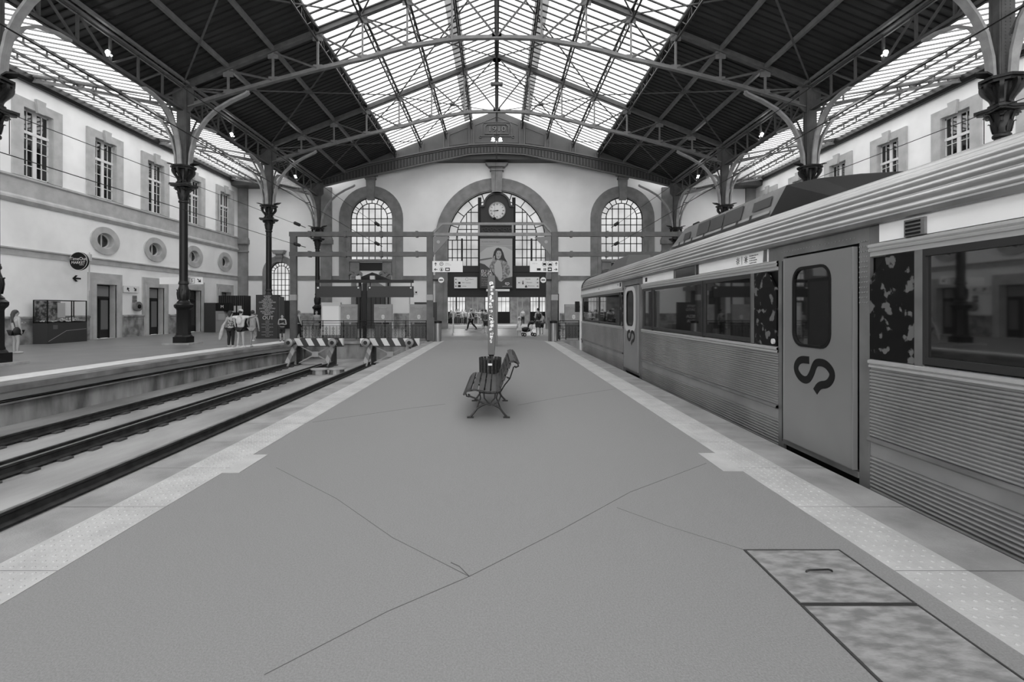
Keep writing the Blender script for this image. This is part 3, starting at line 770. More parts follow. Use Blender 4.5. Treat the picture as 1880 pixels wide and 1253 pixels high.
def make_column():
    t = empty('cast_iron_column', (0, 0, 0))
    b = MB(); b.prism_ = None; b.box(-.85, .75, -.7, .7, 0, .07); b.build('concrete_slab', mat('slab', .33, .8, var=.15, scale=3), t)
    b = MB(); b.box(-.48, .48, -.48, .48, .07, .36)
    b.lathe([(.46, .36), (.42, .42), (.375, .46), (.375, .5), (.35, .56), (.345, 1.62), (.37, 1.68), (.44, 1.74), (.47, 1.8), (.47, 1.88), (.36, 1.96)], 0, 0, 8, pi / 8)
    b.build('pedestal', iron_k, t, smooth=True)
    b = MB(); b.lathe([(.33, 1.95), (.34, 2.0), (.28, 2.06), (.22, 2.12), (.25, 2.2), (.31, 2.33), (.315, 2.45), (.28, 2.62), (.23, 2.76), (.22, 2.84), (.26, 2.88), (.26, 2.93), (.235, 2.97), (.235, 3.02)], 0, 0, 24)
    for k in range(10): leaf(b, 2 * pi * k / 10, .27, 2.12, .5, .13, .05)
    b.build('vase_base', iron_d, t, smooth=True)
    b = MB(); b.lathe([(.215, 3.0), (.212, 4.5), (.205, 6.8)], 0, 0, 24); b.build('shaft', iron_k, t, smooth=True)
    b = MB(); b.lathe([(.205, 6.74), (.25, 6.77), (.26, 6.81), (.25, 6.85), (.21, 6.88), (.22, 7.0), (.24, 7.3), (.30, 7.48), (.34, 7.5)], 0, 0, 24)
    for row, (z, h, o, n) in enumerate(((6.9, .32, .10, 8), (7.05, .40, .16, 8))):
        for k in range(n): leaf(b, 2 * pi * (k + .5 * row) / n, .225 + .015 * row, z, h, .17, o)
    for k in range(4):
        a = pi / 4 + k * pi / 2; c, s = cos(a), sin(a)
        sp = [(.36 + .11 * (1 - i / 14) * cos(i * .9), 7.40 + .08 * (1 - i / 14) * sin(i * .9)) for i in range(12)]
        b.m = lambda u, v, d: (u * c - d * s, u * s + d * c, v); b.fan(sp, .035, -.05, .05); b.m = None
    b.build('leaf_capital', iron_d, t, smooth=True)
    b = MB(); b.m = lambda u, v, d: (u, v, d)
    star = []
    for k in range(4):
        a = pi / 4 + k * pi / 2; star += [(.72 * cos(a - .1), .72 * sin(a - .1)), (.72 * cos(a + .1), .72 * sin(a + .1)), (.44 * cos(a + pi / 4), .44 * sin(a + pi / 4))]
    b.prism([(u * .9, v * .9) for u, v in star], 7.5, 7.56); b.prism(star, 7.56, 7.64); b.m = None
    b.lathe([(.22, 7.62), (.2, 7.7), (.22, 8.0), (.3, 8.3), (.34, 8.36)], 0, 0, 16)
    for k in range(8): console(b, k * pi / 4, .26, .50, 7.66, 8.36, .11)
    b.build('scroll_consoles', iron_d, t, smooth=True)
    b = MB(); b.m = lambda u, v, d: (u, v, d)
    oc = [(.60 * cos(pi / 8 + k * pi / 4), .60 * sin(pi / 8 + k * pi / 4)) for k in range(8)]
    b.prism([(u * .93, v * .93) for u, v in oc], 8.34, 8.42); b.prism([(u * 1.08, v * 1.08) for u, v in oc], 8.42, 8.5)
    b.m = None
    for s in (-1, 1):
        b.add([(s * .35, -.10, 8.52), (s * .35, .10, 8.52), (s * .7, .2, 8.60), (s * .95, 0, 8.66), (s * .7, -.2, 8.60), (s * .35, -.10, 8.58), (s * .35, .10, 8.58), (s * .7, .2, 8.66), (s * .95, 0, 8.70), (s * .7, -.2, 8.66)],
              [(0, 1, 2, 3, 4), (9, 8, 7, 6, 5), (0, 5, 6, 1), (1, 6, 7, 2), (2, 7, 8, 3), (3, 8, 9, 4), (4, 9, 5, 0)])
    b.build('abacus', iron_k, t)
    # riveted box stanchion
    b = MB(); w = .25
    b.box(-w, w, -w, w, 8.5, 12.2)
    for s in (-1, 1):
        b.box(-.32, -.22, s * .2 - .03, s * .2 + .03, 8.5, 12.2); b.box(.22, .32, s * .2 - .03, s * .2 + .03, 8.5, 12.2)
    for z in range(36):
        for x in (-.1, .1):
            for s in (-1, 1): b.box(x - .014, x + .014, s * (w + .006) - .01, s * (w + .006) + .01, 8.6 + z * .1, 8.628 + z * .1)
    b.build('stanchion', iron, t)
    b = MB(); b.m = lambda u, v, d: (u, d, v)
    b.prism([(-.5, 11.35), (-.25, 11.1), (.25, 11.1), (.5, 11.35), (.52, 12.1), (.42, 12.25), (-.42, 12.25), (-.52, 12.1)], -.03, .03); b.build('gusset_plate', iron, t)
    return t
def add_brackets(t, sg):
    """curved arms; local x points outwards on side sg"""
    mp = lambda u, v, d: (u, d, v)
    # nave side arm (towards x=0)
    P = [(.32, 8.52), (.36, 9.1), (.52, 9.80), (.80, 10.35), (1.12, 10.78), (1.6, 11.24), (2.3, 11.66), (3.0, 11.98), (3.12, 12.08)]
    b = MB(mp); b.fan([(-sg * x, z) for x, z in P], .09, -.13, .13); b.fan([(-sg * (x + .02), z + .05) for x, z in P], .08, -.02, .02); b.build('curved_bracket', iron_b, t, smooth=True)
    P2 = [(.32, 8.52), (.36, 9.1), (.52, 9.80), (.80, 10.35), (1.12, 10.78), (1.6, 11.24), (2.3, 11.62), (3.0, 11.84)]
    b = MB(mp); b.fan([(sg * x, z) for x, z in P2], .09, -.12, .12); b.build('curved_bracket', iron_b, t, smooth=True)
    b = MB(mp); b.fan([(sg * .3, 9.6), (sg * .62, 10.6), (sg * 1.3, 11.9)], .07, -.04, .04); b.fan([(sg * .62, 10.6), (sg * .95, 10.62)], .06, -.04, .04); b.fan([(sg * .3, 11.2), (sg * 2.9, 11.9)], .1, -.05, .05); b.build('strut', iron, t)
    my = lambda u, v, d: (d, u, v)
    for s in (-1, 1):
        P3 = [(0.30, 8.55), (.36, 9.2), (.55, 9.95), (.95, 10.55), (1.5, 10.92), (2.2, 11.08), (2.7, 11.1)]
        b = MB(my); b.fan([(s * x, z) for x, z in P3], .09, -.10, .10); b.build('curved_bracket', iron_b, t, smooth=True)
        b = MB(my); b.fan([(s * .25, 9.7), (s * 1.0, 11.0), (s * 1.3, 11.3)], .06, -.03, .03); b.build('strut', iron, t)
PLACE = {14.8: 'at the very edge of the picture', 23.87: 'beside the hanging platform sign', 32.8: 'rising behind the tall text board', 41.7: 'slender at the end wall'}
PLACE_R = {14.8: 'rising highest over the train roof', 23.87: 'standing over the train roof', 32.8: 'above the rooftop equipment of the train', 41.7: 'half hidden at the end wall'}
for sg in (-1, 1):
    c0 = make_column()
    for ch in c0.children:
        k = {'stanchion': .72, 'gusset': 1, 'concrete': .8, 'pedestal': .86}.get(ch.name.split('_')[0].split('.')[0], .85)
        for v in ch.data.vertices:
            v.co.x *= k if not (ch.name.startswith('pedestal') and v.co.z < .365 and abs(v.co.x) > .47) else .66; v.co.y *= k if not (ch.name.startswith('pedestal') and v.co.z < .365 and abs(v.co.y) > .47) else .66
    add_brackets(c0, sg); c0.location = (sg * CX, COLS[0], 0)
    for i, y in enumerate(COLS):
        c = c0 if i == 0 else dup(c0)
        c.location = (sg * CX, y, 0)
        if y == COLS[-1]:
            for ch in list(c.children):
                if ch.name.startswith(('curved_bracket', 'strut')) and max(v.co.y for v in ch.data.vertices) > 1.2: bpy.data.objects.remove(ch)
        tag(c, 'dark iron column %s, %s' % ('on the track side' if sg < 0 else 'on the train side', (PLACE if sg < 0 else PLACE_R)[y]), 'column', 'cast-iron columns')
    # lattice girders along each row
    for i in range(4):
        y0, y1 = (5.9, COLS[0]) if i == 0 else (COLS[i - 1], COLS[i])
        L = y1 - y0; t = empty('lattice_girder', (sg * CX, y0, 0))
        tag(t, 'lattice girder %s, %s' % ('on the track side' if sg < 0 else 'on the train side', ['reaching over the camera side', 'between first and second columns', 'between second and third columns', 'ending at the gable'][i]), 'girder', 'lattice girders along the column rows')
        b = MB(); b.box(-.16, -.04, 0, L, 12.30, 12.36); b.box(.04, .16, 0, L, 12.30, 12.36); b.box(-.03, .03, 0, L, 12.2, 12.45); b.box(sg * -.30 - .06, sg * -.30 + .06, 0, L, 12.38, 12.5); b.build('top_chord', iron_l, t)
        b = MB(); b.box(-.12, .12, 0, L, 11.14, 11.2); b.box(-.03, .03, 0, L, 11.14, 11.3); b.build('bottom_chord', iron, t)
        n = 6; s = L / n
        for k in range(1, n):
            b = MB(); b.beam((0, k * s, 11.2), (0, k * s, 12.3), .08, .08); b.build('post', iron, t)
        for k in range(n):
            up = k < n / 2
            b = MB(); b.beam((0, k * s, 12.3 if up else 11.2), (0, (k + 1) * s, 11.2 if up else 12.3), .07, .07); b.build('diagonal', iron, t)
    # aisle trusses
    for y in COLS:
        t = empty('aisle_truss', (0, y, 0)); tag(t, 'flat aisle truss %s, column %s' % ('on the track side' if sg < 0 else 'on the train side', (PLACE if sg < 0 else PLACE_R)[y]), 'roof truss', 'aisle trusses')
        b = MB(); b.beam((sg * 15.2, 0, 11.75), (sg * 22.5, 0, 12.85), .14, .07); b.build('upper_chord', iron, t)
        b = MB(); b.m = lambda u, v, d: (u, d, v)
        q = lambda x: 12.32 + .15 * (x - 20.4)
        for k in range(7):
            x0 = 19.3 + k * .46
            for x0_, x1_, a, c in ((x0, x0 + .46, .27, .40), (x0, x0 + .46, 0, .12), (x0, x0 + .08, .1, .3)):
                b.prism([(sg * x0_, q(x0_) + a - .05), (sg * x1_, q(x1_) + a - .05), (sg * x1_, q(x1_) + c - .05), (sg * x0_, q(x0_) + c - .05)], -.03, .03)
        b.build('slotted_plate', iron_l, t)
        b = MB(); b.beam((sg * 17.9, 0, 11.86), (sg * 19.4, 0, 12.15), .12, .07); b.beam((sg * 15.3, 0, 11.4), (sg * 18.0, 0, 11.9), .12, .08); b.build('lower_chord', iron, t)
        for x, a, c in ((18.05, 11.85, 12.2), (19.2, 12.1, 12.35), (16.6, 11.65, 12.0)):
            b = MB(); b.beam((sg * x, 0, a), (sg * x, 0, c), .06, .06); b.build('post', iron, t)
# gable dated 1910
GY = 42.2
gt = empty('painted_gable', (0, GY, 0)); tag(gt, 'dark painted gable panel with an arched lower band, closing the roof', 'gable')
mp = lambda u, v, d: (u, d, v)
bt = [(0, 15.7), (2.25, 15.6), (4.4, 15.3), (6.5, 14.9), (8.7, 14.45), (10.86, 13.98), (13, 13.35), (15.2, 12.6)]
bb_ = [(0, 14.85), (2.25, 14.75), (4.4, 14.33), (6.5, 13.9), (8.7, 13.4), (10.86, 12.95), (13, 12.5), (15.2, 11.95)]
full = lambda L: [(-x, z) for x, z in L[::-1]] + L[1:]
b = MB(mp); ft, fb = full(bt), full(bb_)
b._band([(x, rz(x) + .1) for x, z in ft], ft, 0, .12); b.build('panel', gablem, gt)
b = MB(mp); b._band(ft, fb, .02, .16); b.build('arch_band', gm(.035), gt)
b = MB(mp); b.fan([(x, z) for x, z in ft], .10, -.16, .05); b.fan([(x, z - .13) for x, z in ft], .05, -.08, .05); b.fan([(x, z + .03) for x, z in fb], .07, -.14, .2); b.build('moulding', gable_l, gt)
b = MB(mp)
def interp(L, x):
    x = abs(x)
    for (a, p), (c, q) in zip(L, L[1:]):
        if x <= c: return p + (q - p) * (x - a) / (c - a)
    return L[-1][1]
x = -15.0
while x < 15.0:
    z0, z1 = interp(bb_, x) + .14, interp(bt, x) - .24
    b.prism([(x - .06, z0), (x + .06, z0), (x + .06, z1), (x - .06, z1)], -.05, .03); x += .27
b.build('dentil_row', gm(.07), gt)
b = MB(mp)
for k in list(range(-6, 0)) + list(range(1, 7)):
    x = k * PAN
    for dx in (-.2, .2): b = MB(mp); b.prism([(x + dx - .04, interp(bt, x)), (x + dx + .04, interp(bt, x)), (x + dx + .04, rz(x) - .1), (x + dx - .04, rz(x) - .1)], -.07, .02); b.build('upright', gable_l, gt)
for k in range(-6, 6):
    x0, x1 = k * PAN + .32, (k + 1) * PAN - .32
    if k == -1: x1 = 2 * PAN / 2 - .32 + 0
    if k == 0: continue
    if k == -1: x0, x1 = -PAN + .32, PAN - .32; tp = [(x0, rz(x0) - .45), (0, RZ - .45), (x1, rz(x1) - .45)]
    else: tp = [(x0, rz(x0) - .4), (x1, rz(x1) - .4)]
    if min(p[1] for p in tp) - interp(bt, x0 if abs(x0) < abs(x1) else x1) < .5: continue
    loop = [(x0, interp(bt, x0) + .2), (x1, interp(bt, x1) + .2)] + tp[::-1]
    b = MB(mp); b.fan(loop, .05, -.05, .02, closed=True); b.build('panel_moulding', gable_l, gt)
b = MB(mp); b.fan([(-1.0, 16.55), (1.0, 16.55), (1.0, 17.15), (.8, 17.35), (-.8, 17.35), (-1.0, 17.15)], .07, -.10, .0, closed=True)
b.fan([(-1.4, 16.35), (1.4, 16.35)], .05, -.08, 0)
b.fan([(-1.25, 16.4), (-1.25, 17.2), (-1.1, 17.5), (1.1, 17.5), (1.25, 17.2), (1.25, 16.4)], .05, -.08, 0)
for s in (-1, 1): b.fan(arc(s * 1.38, 16.3, .1, 0, 330, 12), .05, -.1, 0)
b.build('date_plaque', gable_l, gt)
text('1910', .62, 'date', gm(.17), lambda u, v, d: (u * 1.25, -.06 - d, v + 16.93), gt, ext=.03)
for k in (-4, -3, -2, -1, 1, 2, 3, 4):
    b = MB(mp); b.lathe([(.0, -.1), (.1, -.1), (.1, .1), (0, .1)], k * PAN, rz(k * PAN) - .12, 10); b.build('roller', iron_l, gt)

# floodlights
def flood(name, loc, label, rot=0):
    t = empty(name, loc, rot); tag(t, label, 'lamp', 'white floodlights')
    b = MB(); b.box(-.14, .14, -.06, .06, -.09, .10); b.build('housing', dark, t)
    b = MB(); b.m = lambda u, v, d: (u, d, v); b.lathe([(0, -.075), (.085, -.075), (.085, -.06)], 0, .0, 16); b.build('lens', lampm, t)
    b = MB(); b.box(-.11, .11, -.04, .04, -.11, -.09); b.build('lower_lens', lampm, t)
    b = MB(); b.beam((0, 0, .1), (0, .0, .5), .03, .03); b.build('bracket', iron, t)
for sg in (-1, 1):
    for i, y in enumerate([(COLS[0] + COLS[1]) / 2, (COLS[1] + COLS[2]) / 2, (COLS[2] + COLS[3]) / 2]):
        flood('floodlight', (sg * 15.05, y, 11.62), 'small bright floodlight %s, %s' % ('on the track side' if sg < 0 else 'on the train side', ['between first and second columns', 'between second and third columns', 'before the gable'][i]))
flood('floodlight', (-.24, 32.8, 12.87), 'one of the twin lamps hanging before the date plaque, on the track side')
flood('floodlight', (.24, 32.8, 12.87), 'one of the twin lamps hanging before the date plaque, on the train side')
b = MB(); b.tube([(0, 0, 1.8), (0, 0, -1.15)], .02, 6); b.box(-.2, .2, -.03, .03, .2, .3); b.box(-.05, .05, -.05, .05, -1.4, -1.15)
tag(b.build('lamp_rod', iron_k, loc=(-.0, 32.75, 12.9)), 'thin rod hanging from the truss between the twin lamps', 'rod')
b = MB(); b.box(-.4, .4, -.12, .12, -.06, .1); tag(b.build('ridge_lamp', iron, loc=(0, 32.6, 16.4)), 'small dark box fixed to the middle post of the third truss', 'lamp box')
# ------------------------------------------------------------------ tracks
def rail(x, y0, y1, z, label, group):
    t = empty('rail', (x, y0, z)); tag(t, label, 'rail', group); L = y1 - y0
    b = MB(lambda u, v, d: (u, d, v))
    pr = [(-.075, -.17), (.075, -.17), (.075, -.155), (.015, -.13), (.012, -.05), (.036, -.035), (.036, -.004), (-.036, -.004), (-.036, -.035), (-.012, -.05), (-.015, -.13), (-.075, -.155)]
    b.prism(pr, 0, L); b.build('web', rust, t)
    b = MB(); b.box(-.03, .03, 0, L, -.006, .0); b.build('running_surface', railtop, t)
    b = MB(); y = 9.4; b.box(-.24, .17, -.11, .11, -.2, -.165); o = b.build('tie_plate', mat('tie_plate', .06, .7, var=.4, scale=6), t); o.location.y = y
    while y < L - .3 and -6 > x:
        y += .62; q = o.copy(); COL.objects.link(q); q.location.y = y
    return t
rl = ['innermost rail of the track beside the pit wall, furthest from the bench', 'second rail, running to the first buffer stop, with a check rail beside it', 'rail below the coping of the central platform, running to the second buffer stop', 'rail hidden close under the central platform coping']
rl = ['rail lying next to the pit wall under the market side platform', 'rail with a check rail beside it, in the middle of the pit', 'rail nearer the bench platform, ending at the second buffer stop', 'rail tucked under the coping of the bench platform']
rl[2] = 'single rail between the checked rail and the bench platform'
for x, l in zip((-9.2, -7.44, -5.75, -4.05), rl): rail(x, Y0, 22.6, -.70, l, 'rails in the pit')
rail(4.2, Y0, 22.6, -.72, 'rail under the train beside the platform coping', 'rails under the train'); rail(5.9, Y0, 22.6, -.72, 'rail under the far wheels of the train', 'rails under the train')
b = MB(); b.box(-.03, .03, 0, 22 - Y0, -.17, -.03); tag(b.build('check_rail', rust, loc=(-7.75, Y0, -.7)), 'low dark check rail beside the middle rail of the pit', 'rail')
b = MB(); b.box(-.05, .05, 0, 14, -.05, .0)
# drain plates between the rails near the buffer
def pitbox(x, y, label):
    t = empty('track_box', (x, y, -.9)); tag(t, label, 'track box', 'track boxes by the buffer stop')
    b = MB(); b.lathe([(.3, .0), (.28, .18)], 0, 0, 14); b.build('body', steel_d, t); b = MB(); b.lathe([(.34, .18), (.34, .22), (0, .24)], 0, 0, 14); b.build('lid', mid, t)
pitbox(-7.0, 19.7, 'low round metal box between the rails, closer to the pit wall'); pitbox(-6.35, 19.8, 'low round metal box between the rails, closer to the bench platform')

def stripes(name, base, n, ang, g0=.03, g1=.62):
    m = bpy.data.materials.new(name); m.use_nodes = True; nt = m.node_tree; N = nt.nodes; L = nt.links; bs = N['Principled BSDF']
    tc = N.new('ShaderNodeTexCoord'); sp = N.new('ShaderNodeSeparateXYZ'); L.new(tc.outputs['Object'], sp.inputs[0])
    a = N.new('ShaderNodeMath'); a.operation = 'MULTIPLY'; a.inputs[1].default_value = ang; L.new(sp.outputs['Z'], a.inputs[0])
    c = N.new('ShaderNodeMath'); c.operation = 'ADD'; L.new(sp.outputs['X'], c.inputs[0]); L.new(a.outputs[0], c.inputs[1])
    d = N.new('ShaderNodeMath'); d.operation = 'MULTIPLY'; d.inputs[1].default_value = n; L.new(c.outputs[0], d.inputs[0])
    f = N.new('ShaderNodeMath'); f.operation = 'FRACT'; L.new(d.outputs[0], f.inputs[0])
    g = N.new('ShaderNodeMath'); g.operation = 'GREATER_THAN'; g.inputs[1].default_value = .5; L.new(f.outputs[0], g.inputs[0])
    r = N.new('ShaderNodeMapRange'); L.new(g.outputs[0], r.inputs['Value']); r.inputs['To Min'].default_value = g0; r.inputs['To Max'].default_value = g1
    L.new(r.outputs[0], bs.inputs['Base Color']); bs.inputs['Roughness'].default_value = .6; return m
st_beam = stripes('beam_stripes', 0, 1.95, .55); st_leg = stripes('leg_stripes', 0, 2.2, 1.1, .13, .26)
def buffer_stop(x, w0, w1, label):
    t = empty('buffer_stop', (x, 22.9, -.9)); tag(t, label, 'buffer stop', 'striped buffer stops')
    b = MB(); b.box(w0, w1, -.1, .1, .9, 1.23); b.build('crossbeam', st_beam, t)
    b = MB(); b.box(w0, w1, -.14, .14, .86, .9); b.build('crossbeam_flange', iron_d, t)
    for s in (-1, 1):
        b = MB(lambda u, v, d: (u, d, v)); b.lathe([(.10, -.62), (.19, -.6), (.19, -.52), (.12, -.5), (.12, -.1)], s * .98, 1.07, 18); b.build('buffer_head', steel_d, t, smooth=True)
        b = MB(lambda u, v, d: (u, d, v)); b.lathe([(.0, -.63), (.07, -.63), (.1, -.615)], s * .98, 1.07, 14); b.build('buffer_cap', rust, t)
        b = MB(); b.beam((s * .87, -1.15, .05), (s * .87, -.05, .95), .2, .08); b.build('striped_leg', st_leg, t)
        b = MB(); b.box(s * .8 - .1, s * .8 + .1, .1, .3, 0, 1.0); b.build('post', iron_d, t)
        b = MB(); b.beam((-s * .75, .05, .1), (s * .75, .05, .9), .05, .05); b.build('cross_brace', mid, t)
    b = MB(); b.box(-.14, .14, .0, .06, .38, .62); b.build('brace_plate', mid, t)
    b = MB(); b.box(-.8, .8, .1, .2, .04, .12); b.build('foot_bar', mid, t)
buffer_stop(-8.35, -1.15, 1.3, 'black and white striped buffer stop close to the market side platform')
buffer_stop(-4.9, -1.35, 1.35, 'black and white striped buffer stop close to the bench platform')

# ------------------------------------------------------------------ catenary portal
def portal(label, xs, x0, x1, cat='gantry'):
    t = empty('catenary_gantry', (0, 26.5, 0)); tag(t, label, cat)
    for x in xs:
        b = MB(); b.box(x - .165, x + .165, -.108, .108, .0, 5.75); b.build('post', iron, t)
        b = MB(); b.box(x - .175, x + .175, -.13, .13, 2.15, 2.45); b.build('pale_band', mid, t)
    for z in (5.66, 4.6):
        b = MB(); b.box(x0, x1, -.12, .12, z - .12, z + .12); b.build('beam', iron, t)
        for k in range(int((x1 - x0) / 1.9)): b = MB(); b.box(x0 + 1 + k * 1.9, x0 + 1.12 + k * 1.9, -.15, .15, z - .16, z + .16); b.build('clamp', iron, t)
    return t
portal('steel catenary gantry spanning the pit with the buffer stops', (-10.8, -3.55), -11.0, -3.35)
portal('steel catenary gantry spanning the train track, partly hidden by the train', (3.07, 10.6), 2.9, 10.8)
t = empty('portal_frame', (0, 26.5, 0)); tag(t, 'slim steel frame joining the two catenary gantries over the platform head', 'gantry')
f = lambda u, v, d: (u, d, v)
b = MB(f); b.fan([(-3.4, 5.72), (-2.9, 6.22), (2.5, 6.22), (2.95, 5.72)], .12, -.06, .06); b.build('upper_beam', iron_l, t)
b = MB(f); b.fan([(-3.4, 5.66), (2.95, 5.66)], .16, -.06, .06); b.build('lower_beam', iron_l, t)
for x in (-.95, .85):
    b = MB(); b.box(x - .05, x + .05, -.05, .05, 5.7, 6.2); b.build('strut', iron_l, t)
for x, s in ((-3.35, 1), (2.87, -1)):
    b = MB(f); b.prism([(x, 5.55), (x + s * .85, 5.5), (x, 4.55)], -.04, .04); b.build('corner_plate', grey, t)
    b = MB(f); b.lathe([(0, -.06), (.09, -.06), (.09, 0)], x + s * .25, 5.25, 12); b.build('round_eye', mid, t)

# insulated wires
for sg in (-1, 1):
    sd = 'track side' if sg < 0 else 'train side'
    for xx, a in ((6.1, 'inner'), (10.17, 'outer')):
        za, zb = (5.3, 5.02) if xx < 7 else (4.80, 4.97)
        for kind, z0, z1 in (('contact_wire', za, zb), ('carrier_wire', 5.95 if xx < 7 else 5.42, 6.02)):
            b = MB(); b.tube([(sg * xx, Y0, z0), (sg * xx, 25.2, z1 - .03)], .011 if kind[1] == 'o' else .009, 5)
            tag(b.build(kind, iron_k), ('lower ' if kind[1] == 'o' else 'upper ') + 'overhead wire of the %s pair on the %s' % (a, sd), 'wire', 'overhead wires')
            t = empty('wire_insulator', (sg * xx, 25.4, z1)); tag(t, 'ribbed insulator ending the %s wire of the %s pair, %s' % ('lower' if kind[1] == 'o' else 'upper', a, sd), 'insulator', 'wire insulators')
            b = MB(f); 
            prof = [(.0, -.35), (.03, -.33)]
            for k in range(7): prof += [(.035, -.3 + k * .09), (.085, -.28 + k * .09), (.035, -.25 + k * .09)]
            prof += [(.03, .38), (0, .4)]
            b.lathe(prof, 0, 0, 10); b.build('ribbed_body', dark, t); b = MB(); b.tube([(0, .3, 0), (0, 1.1, 0)], .02, 5); b.build('rod', iron_k, t)
    for k, y in enumerate((7.2, 10.4, 18.2)):
        b = MB(); fr = (y - Y0) / (25 - Y0); b.tube([(sg * 10.17, y, 4.8 + .17 * fr), (sg * 10.17, y, 5.42 + .57 * fr)], .008, 5)
        tag(b.build('wire_dropper', iron_k), 'short dropper in the outer wire pair, %s, %s' % (sd, ['nearer than the bench', 'just beyond the bench', 'near the buffer stops'][k]), 'wire dropper', 'wire droppers')

# ------------------------------------------------------------------ signs
def board(name, x, y, z, w, h, label, cat='sign', m=white, th=.06, hang=None):
    t = empty(name, (x, y, z)); tag(t, label, cat)
    b = MB(); b.box(-w / 2, w / 2, -th / 2, th / 2, -h / 2, h / 2); b.build('panel', m, t)
    if hang:
        for s in (-1, 1):
            b = MB(); b.box(s * w * .42 - .012, s * w * .42 + .012, -.012, .012, h / 2, h / 2 + hang); b.build('hanger', dark, t)
    return t
def tw(t, s, size, u, v, m=black, align='CENTER', off=-.035, sx=1, ext=.002):
    return text(s, size, 'lettering', m, lambda a, c, d: (u + a * sx, off - d, v + c), t, ext=ext, align=align)
def gl(t, polys, m=black, off=-.036, name='pictogram'):
    b = MB(lambda u, v, d: (u, off - d, v))
    for p in polys: b.prism(p, 0, .004)
    return b.build(name, m, t)
def arrow(u, v, s, a):
    P = [(-.5, -.08), (.1, -.08), (-.12, -.3), (.08, -.3), (.42, 0), (.08, .3), (-.12, .3), (.1, .08), (-.5, .08)]
    c, si = cos(radians(a)), sin(radians(a)); return [(u + s * (x * c - y * si), v + s * (x * si + y * c)) for x, y in P]
def disc(u, v, r, n=14): return [(u + r * cos(2 * pi * k / n), v + r * sin(2 * pi * k / n)) for k in range(n)]
def sq(u, v, w, h=None): h = h or w; return [(u - w / 2, v - h / 2), (u + w / 2, v - h / 2), (u + w / 2, v + h / 2), (u - w / 2, v + h / 2)]
def ringm(t, u, v, r, w, m=black, off=-.036):
    b = MB(lambda a, c, d: (a, off - d, c)); b.fan(disc(u, v, r, 20), w, 0, .004, closed=True); return b.build('ring', m, t)
# two big direction boards at the platform head
t = board('direction_board', -2.6, 26.36, 3.93, 1.6, .58, 'white direction board with an up arrow and metro ring, beside the gantry post', hang=None)
gl(t, [arrow(-.63, .14, .2, 90), arrow(-.63, -.15, .2, 180), sq(.0, -.15, .24, .17)]); ringm(t, -.32, .14, .09, .02); tw(t, 'M', .12, -.32, .14)
gl(t, [sq(0, -.15, .15, .08)], white, -.042); ringm(t, -.32, -.15, .09, .015); gl(t, [[(-.36, -.22), (-.28, -.22), (-.3, -.1), (-.34, -.08)]])
tw(t, 'Metro\ndo Porto', .085, -.12, .13, gm(.3), 'LEFT')
t = board('direction_board', 2.5, 26.34, 3.93, 1.5, .58, 'white direction board with bus and taxi symbols and an up arrow'); 
gl(t, [arrow(.64, .15, .2, 90), arrow(.62, -.15, .2, 0), sq(.3, -.15, .22, .2), sq(.02, .13, .16, .11), sq(.32, .11, .17, .09), disc(.27, .06, .022), disc(.37, .06, .022), disc(-.03, .07, .02), disc(.07, .07, .02), sq(-.28, -.15, .2, .12), disc(0, -.1, .022), sq(0, -.17, .045, .12), disc(.08, -.1, .022), sq(.08, -.17, .045, .12)])
gl(t, [sq(.3, -.15, .14, .07)], white, -.042); ringm(t, .02, .13, .13, .012); ringm(t, .32, .13, .13, .012); tw(t, 'Saida do', .08, -.62, .16, gm(.4), 'LEFT')
t = board('lintel_board', -2.7, 43.4, 4.0, 2.0, .98, 'white information board on the dark lintel, under the metro arrow board'); 
gl(t, [arrow(-.85, .3, .2, 180), arrow(-.85, 0, .2, 135), arrow(-.85, -.3, .2, 180), sq(-.55, -.02, .2), sq(-.55, -.3, .24, .18)]); ringm(t, .1, .3, .12, .02)
for v, s_ in ((.3, 'Metro'), (0, 'WC Camara'), (-.3, 'Linhas')): tw(t, s_, .15, -.32 if v < .2 else .3, v, gm(.1), 'LEFT')
t = board('lintel_board', 2.7, 43.4, 4.0, 2.0, .98, 'white information board on the dark lintel, on the train side of the poster')
gl(t, [arrow(.85, .3, .2, 45), arrow(.85, 0, .2, 0), arrow(.85, -.3, .2, 0), disc(-.42, .12, .05), sq(-.42, -.05, .1, .2), arrow(-.75, 0, .2, 180), disc(-.15, -.25, .05), sq(-.15, -.36, .2, .12)])
for v, s_, u in ((.32, 'Entrada', -.2), (.02, 'Elevador', -.1), (-.28, 'Bilheteiras', .0)): tw(t, s_, .14, u, v, gm(.1), 'LEFT')
# round no-entry arms
for x, s in ((-3.39, 1), (2.91, -1)):
    t = empty('signal_arm', (x, 26.40, 3.22)); tag(t, 'round white disc on a short arm of the gantry post, ' + ('track side' if s > 0 else 'train side'), 'sign', 'round signal arms')
    b = MB(); b.box(*sorted((0, s * .5)), -.03, .03, -.05, .05); b.build('arm', black, t)
    b = MB(f); b.lathe([(0, -.05), (.15, -.05), (.15, -.03)], s * .45, 0, 20); b.build('disc', white, t)
    b = MB(f); b.prism([(s * .45 - .10, -.03), (s * .45 + .10, -.03), (s * .45 + .10, .03), (s * .45 - .10, .03)], -.06, -.05); b.build('bar', black, t)
# hanging platform sign "A 5"
t = board('platform_sign', -15.25, 24.11, 3.05, 2.1, .34, 'long white sign with A, a boxed 5 and an arrow, fixed behind a column')
ringm(t, .18, 0, .13, .02); tw(t, 'A', .22, .18, 0); ringm(t, .53, 0, .0, .0) if 0 else None
b = MB(lambda a, c, d: (a, -.036 - d, c)); b.fan(sq(.52, 0, .26, .24), .018, 0, .004, closed=True); b.build('number_box', black, t)
tw(t, '5', .22, .52, 0); gl(t, [arrow(.88, 0, .26, -45)])
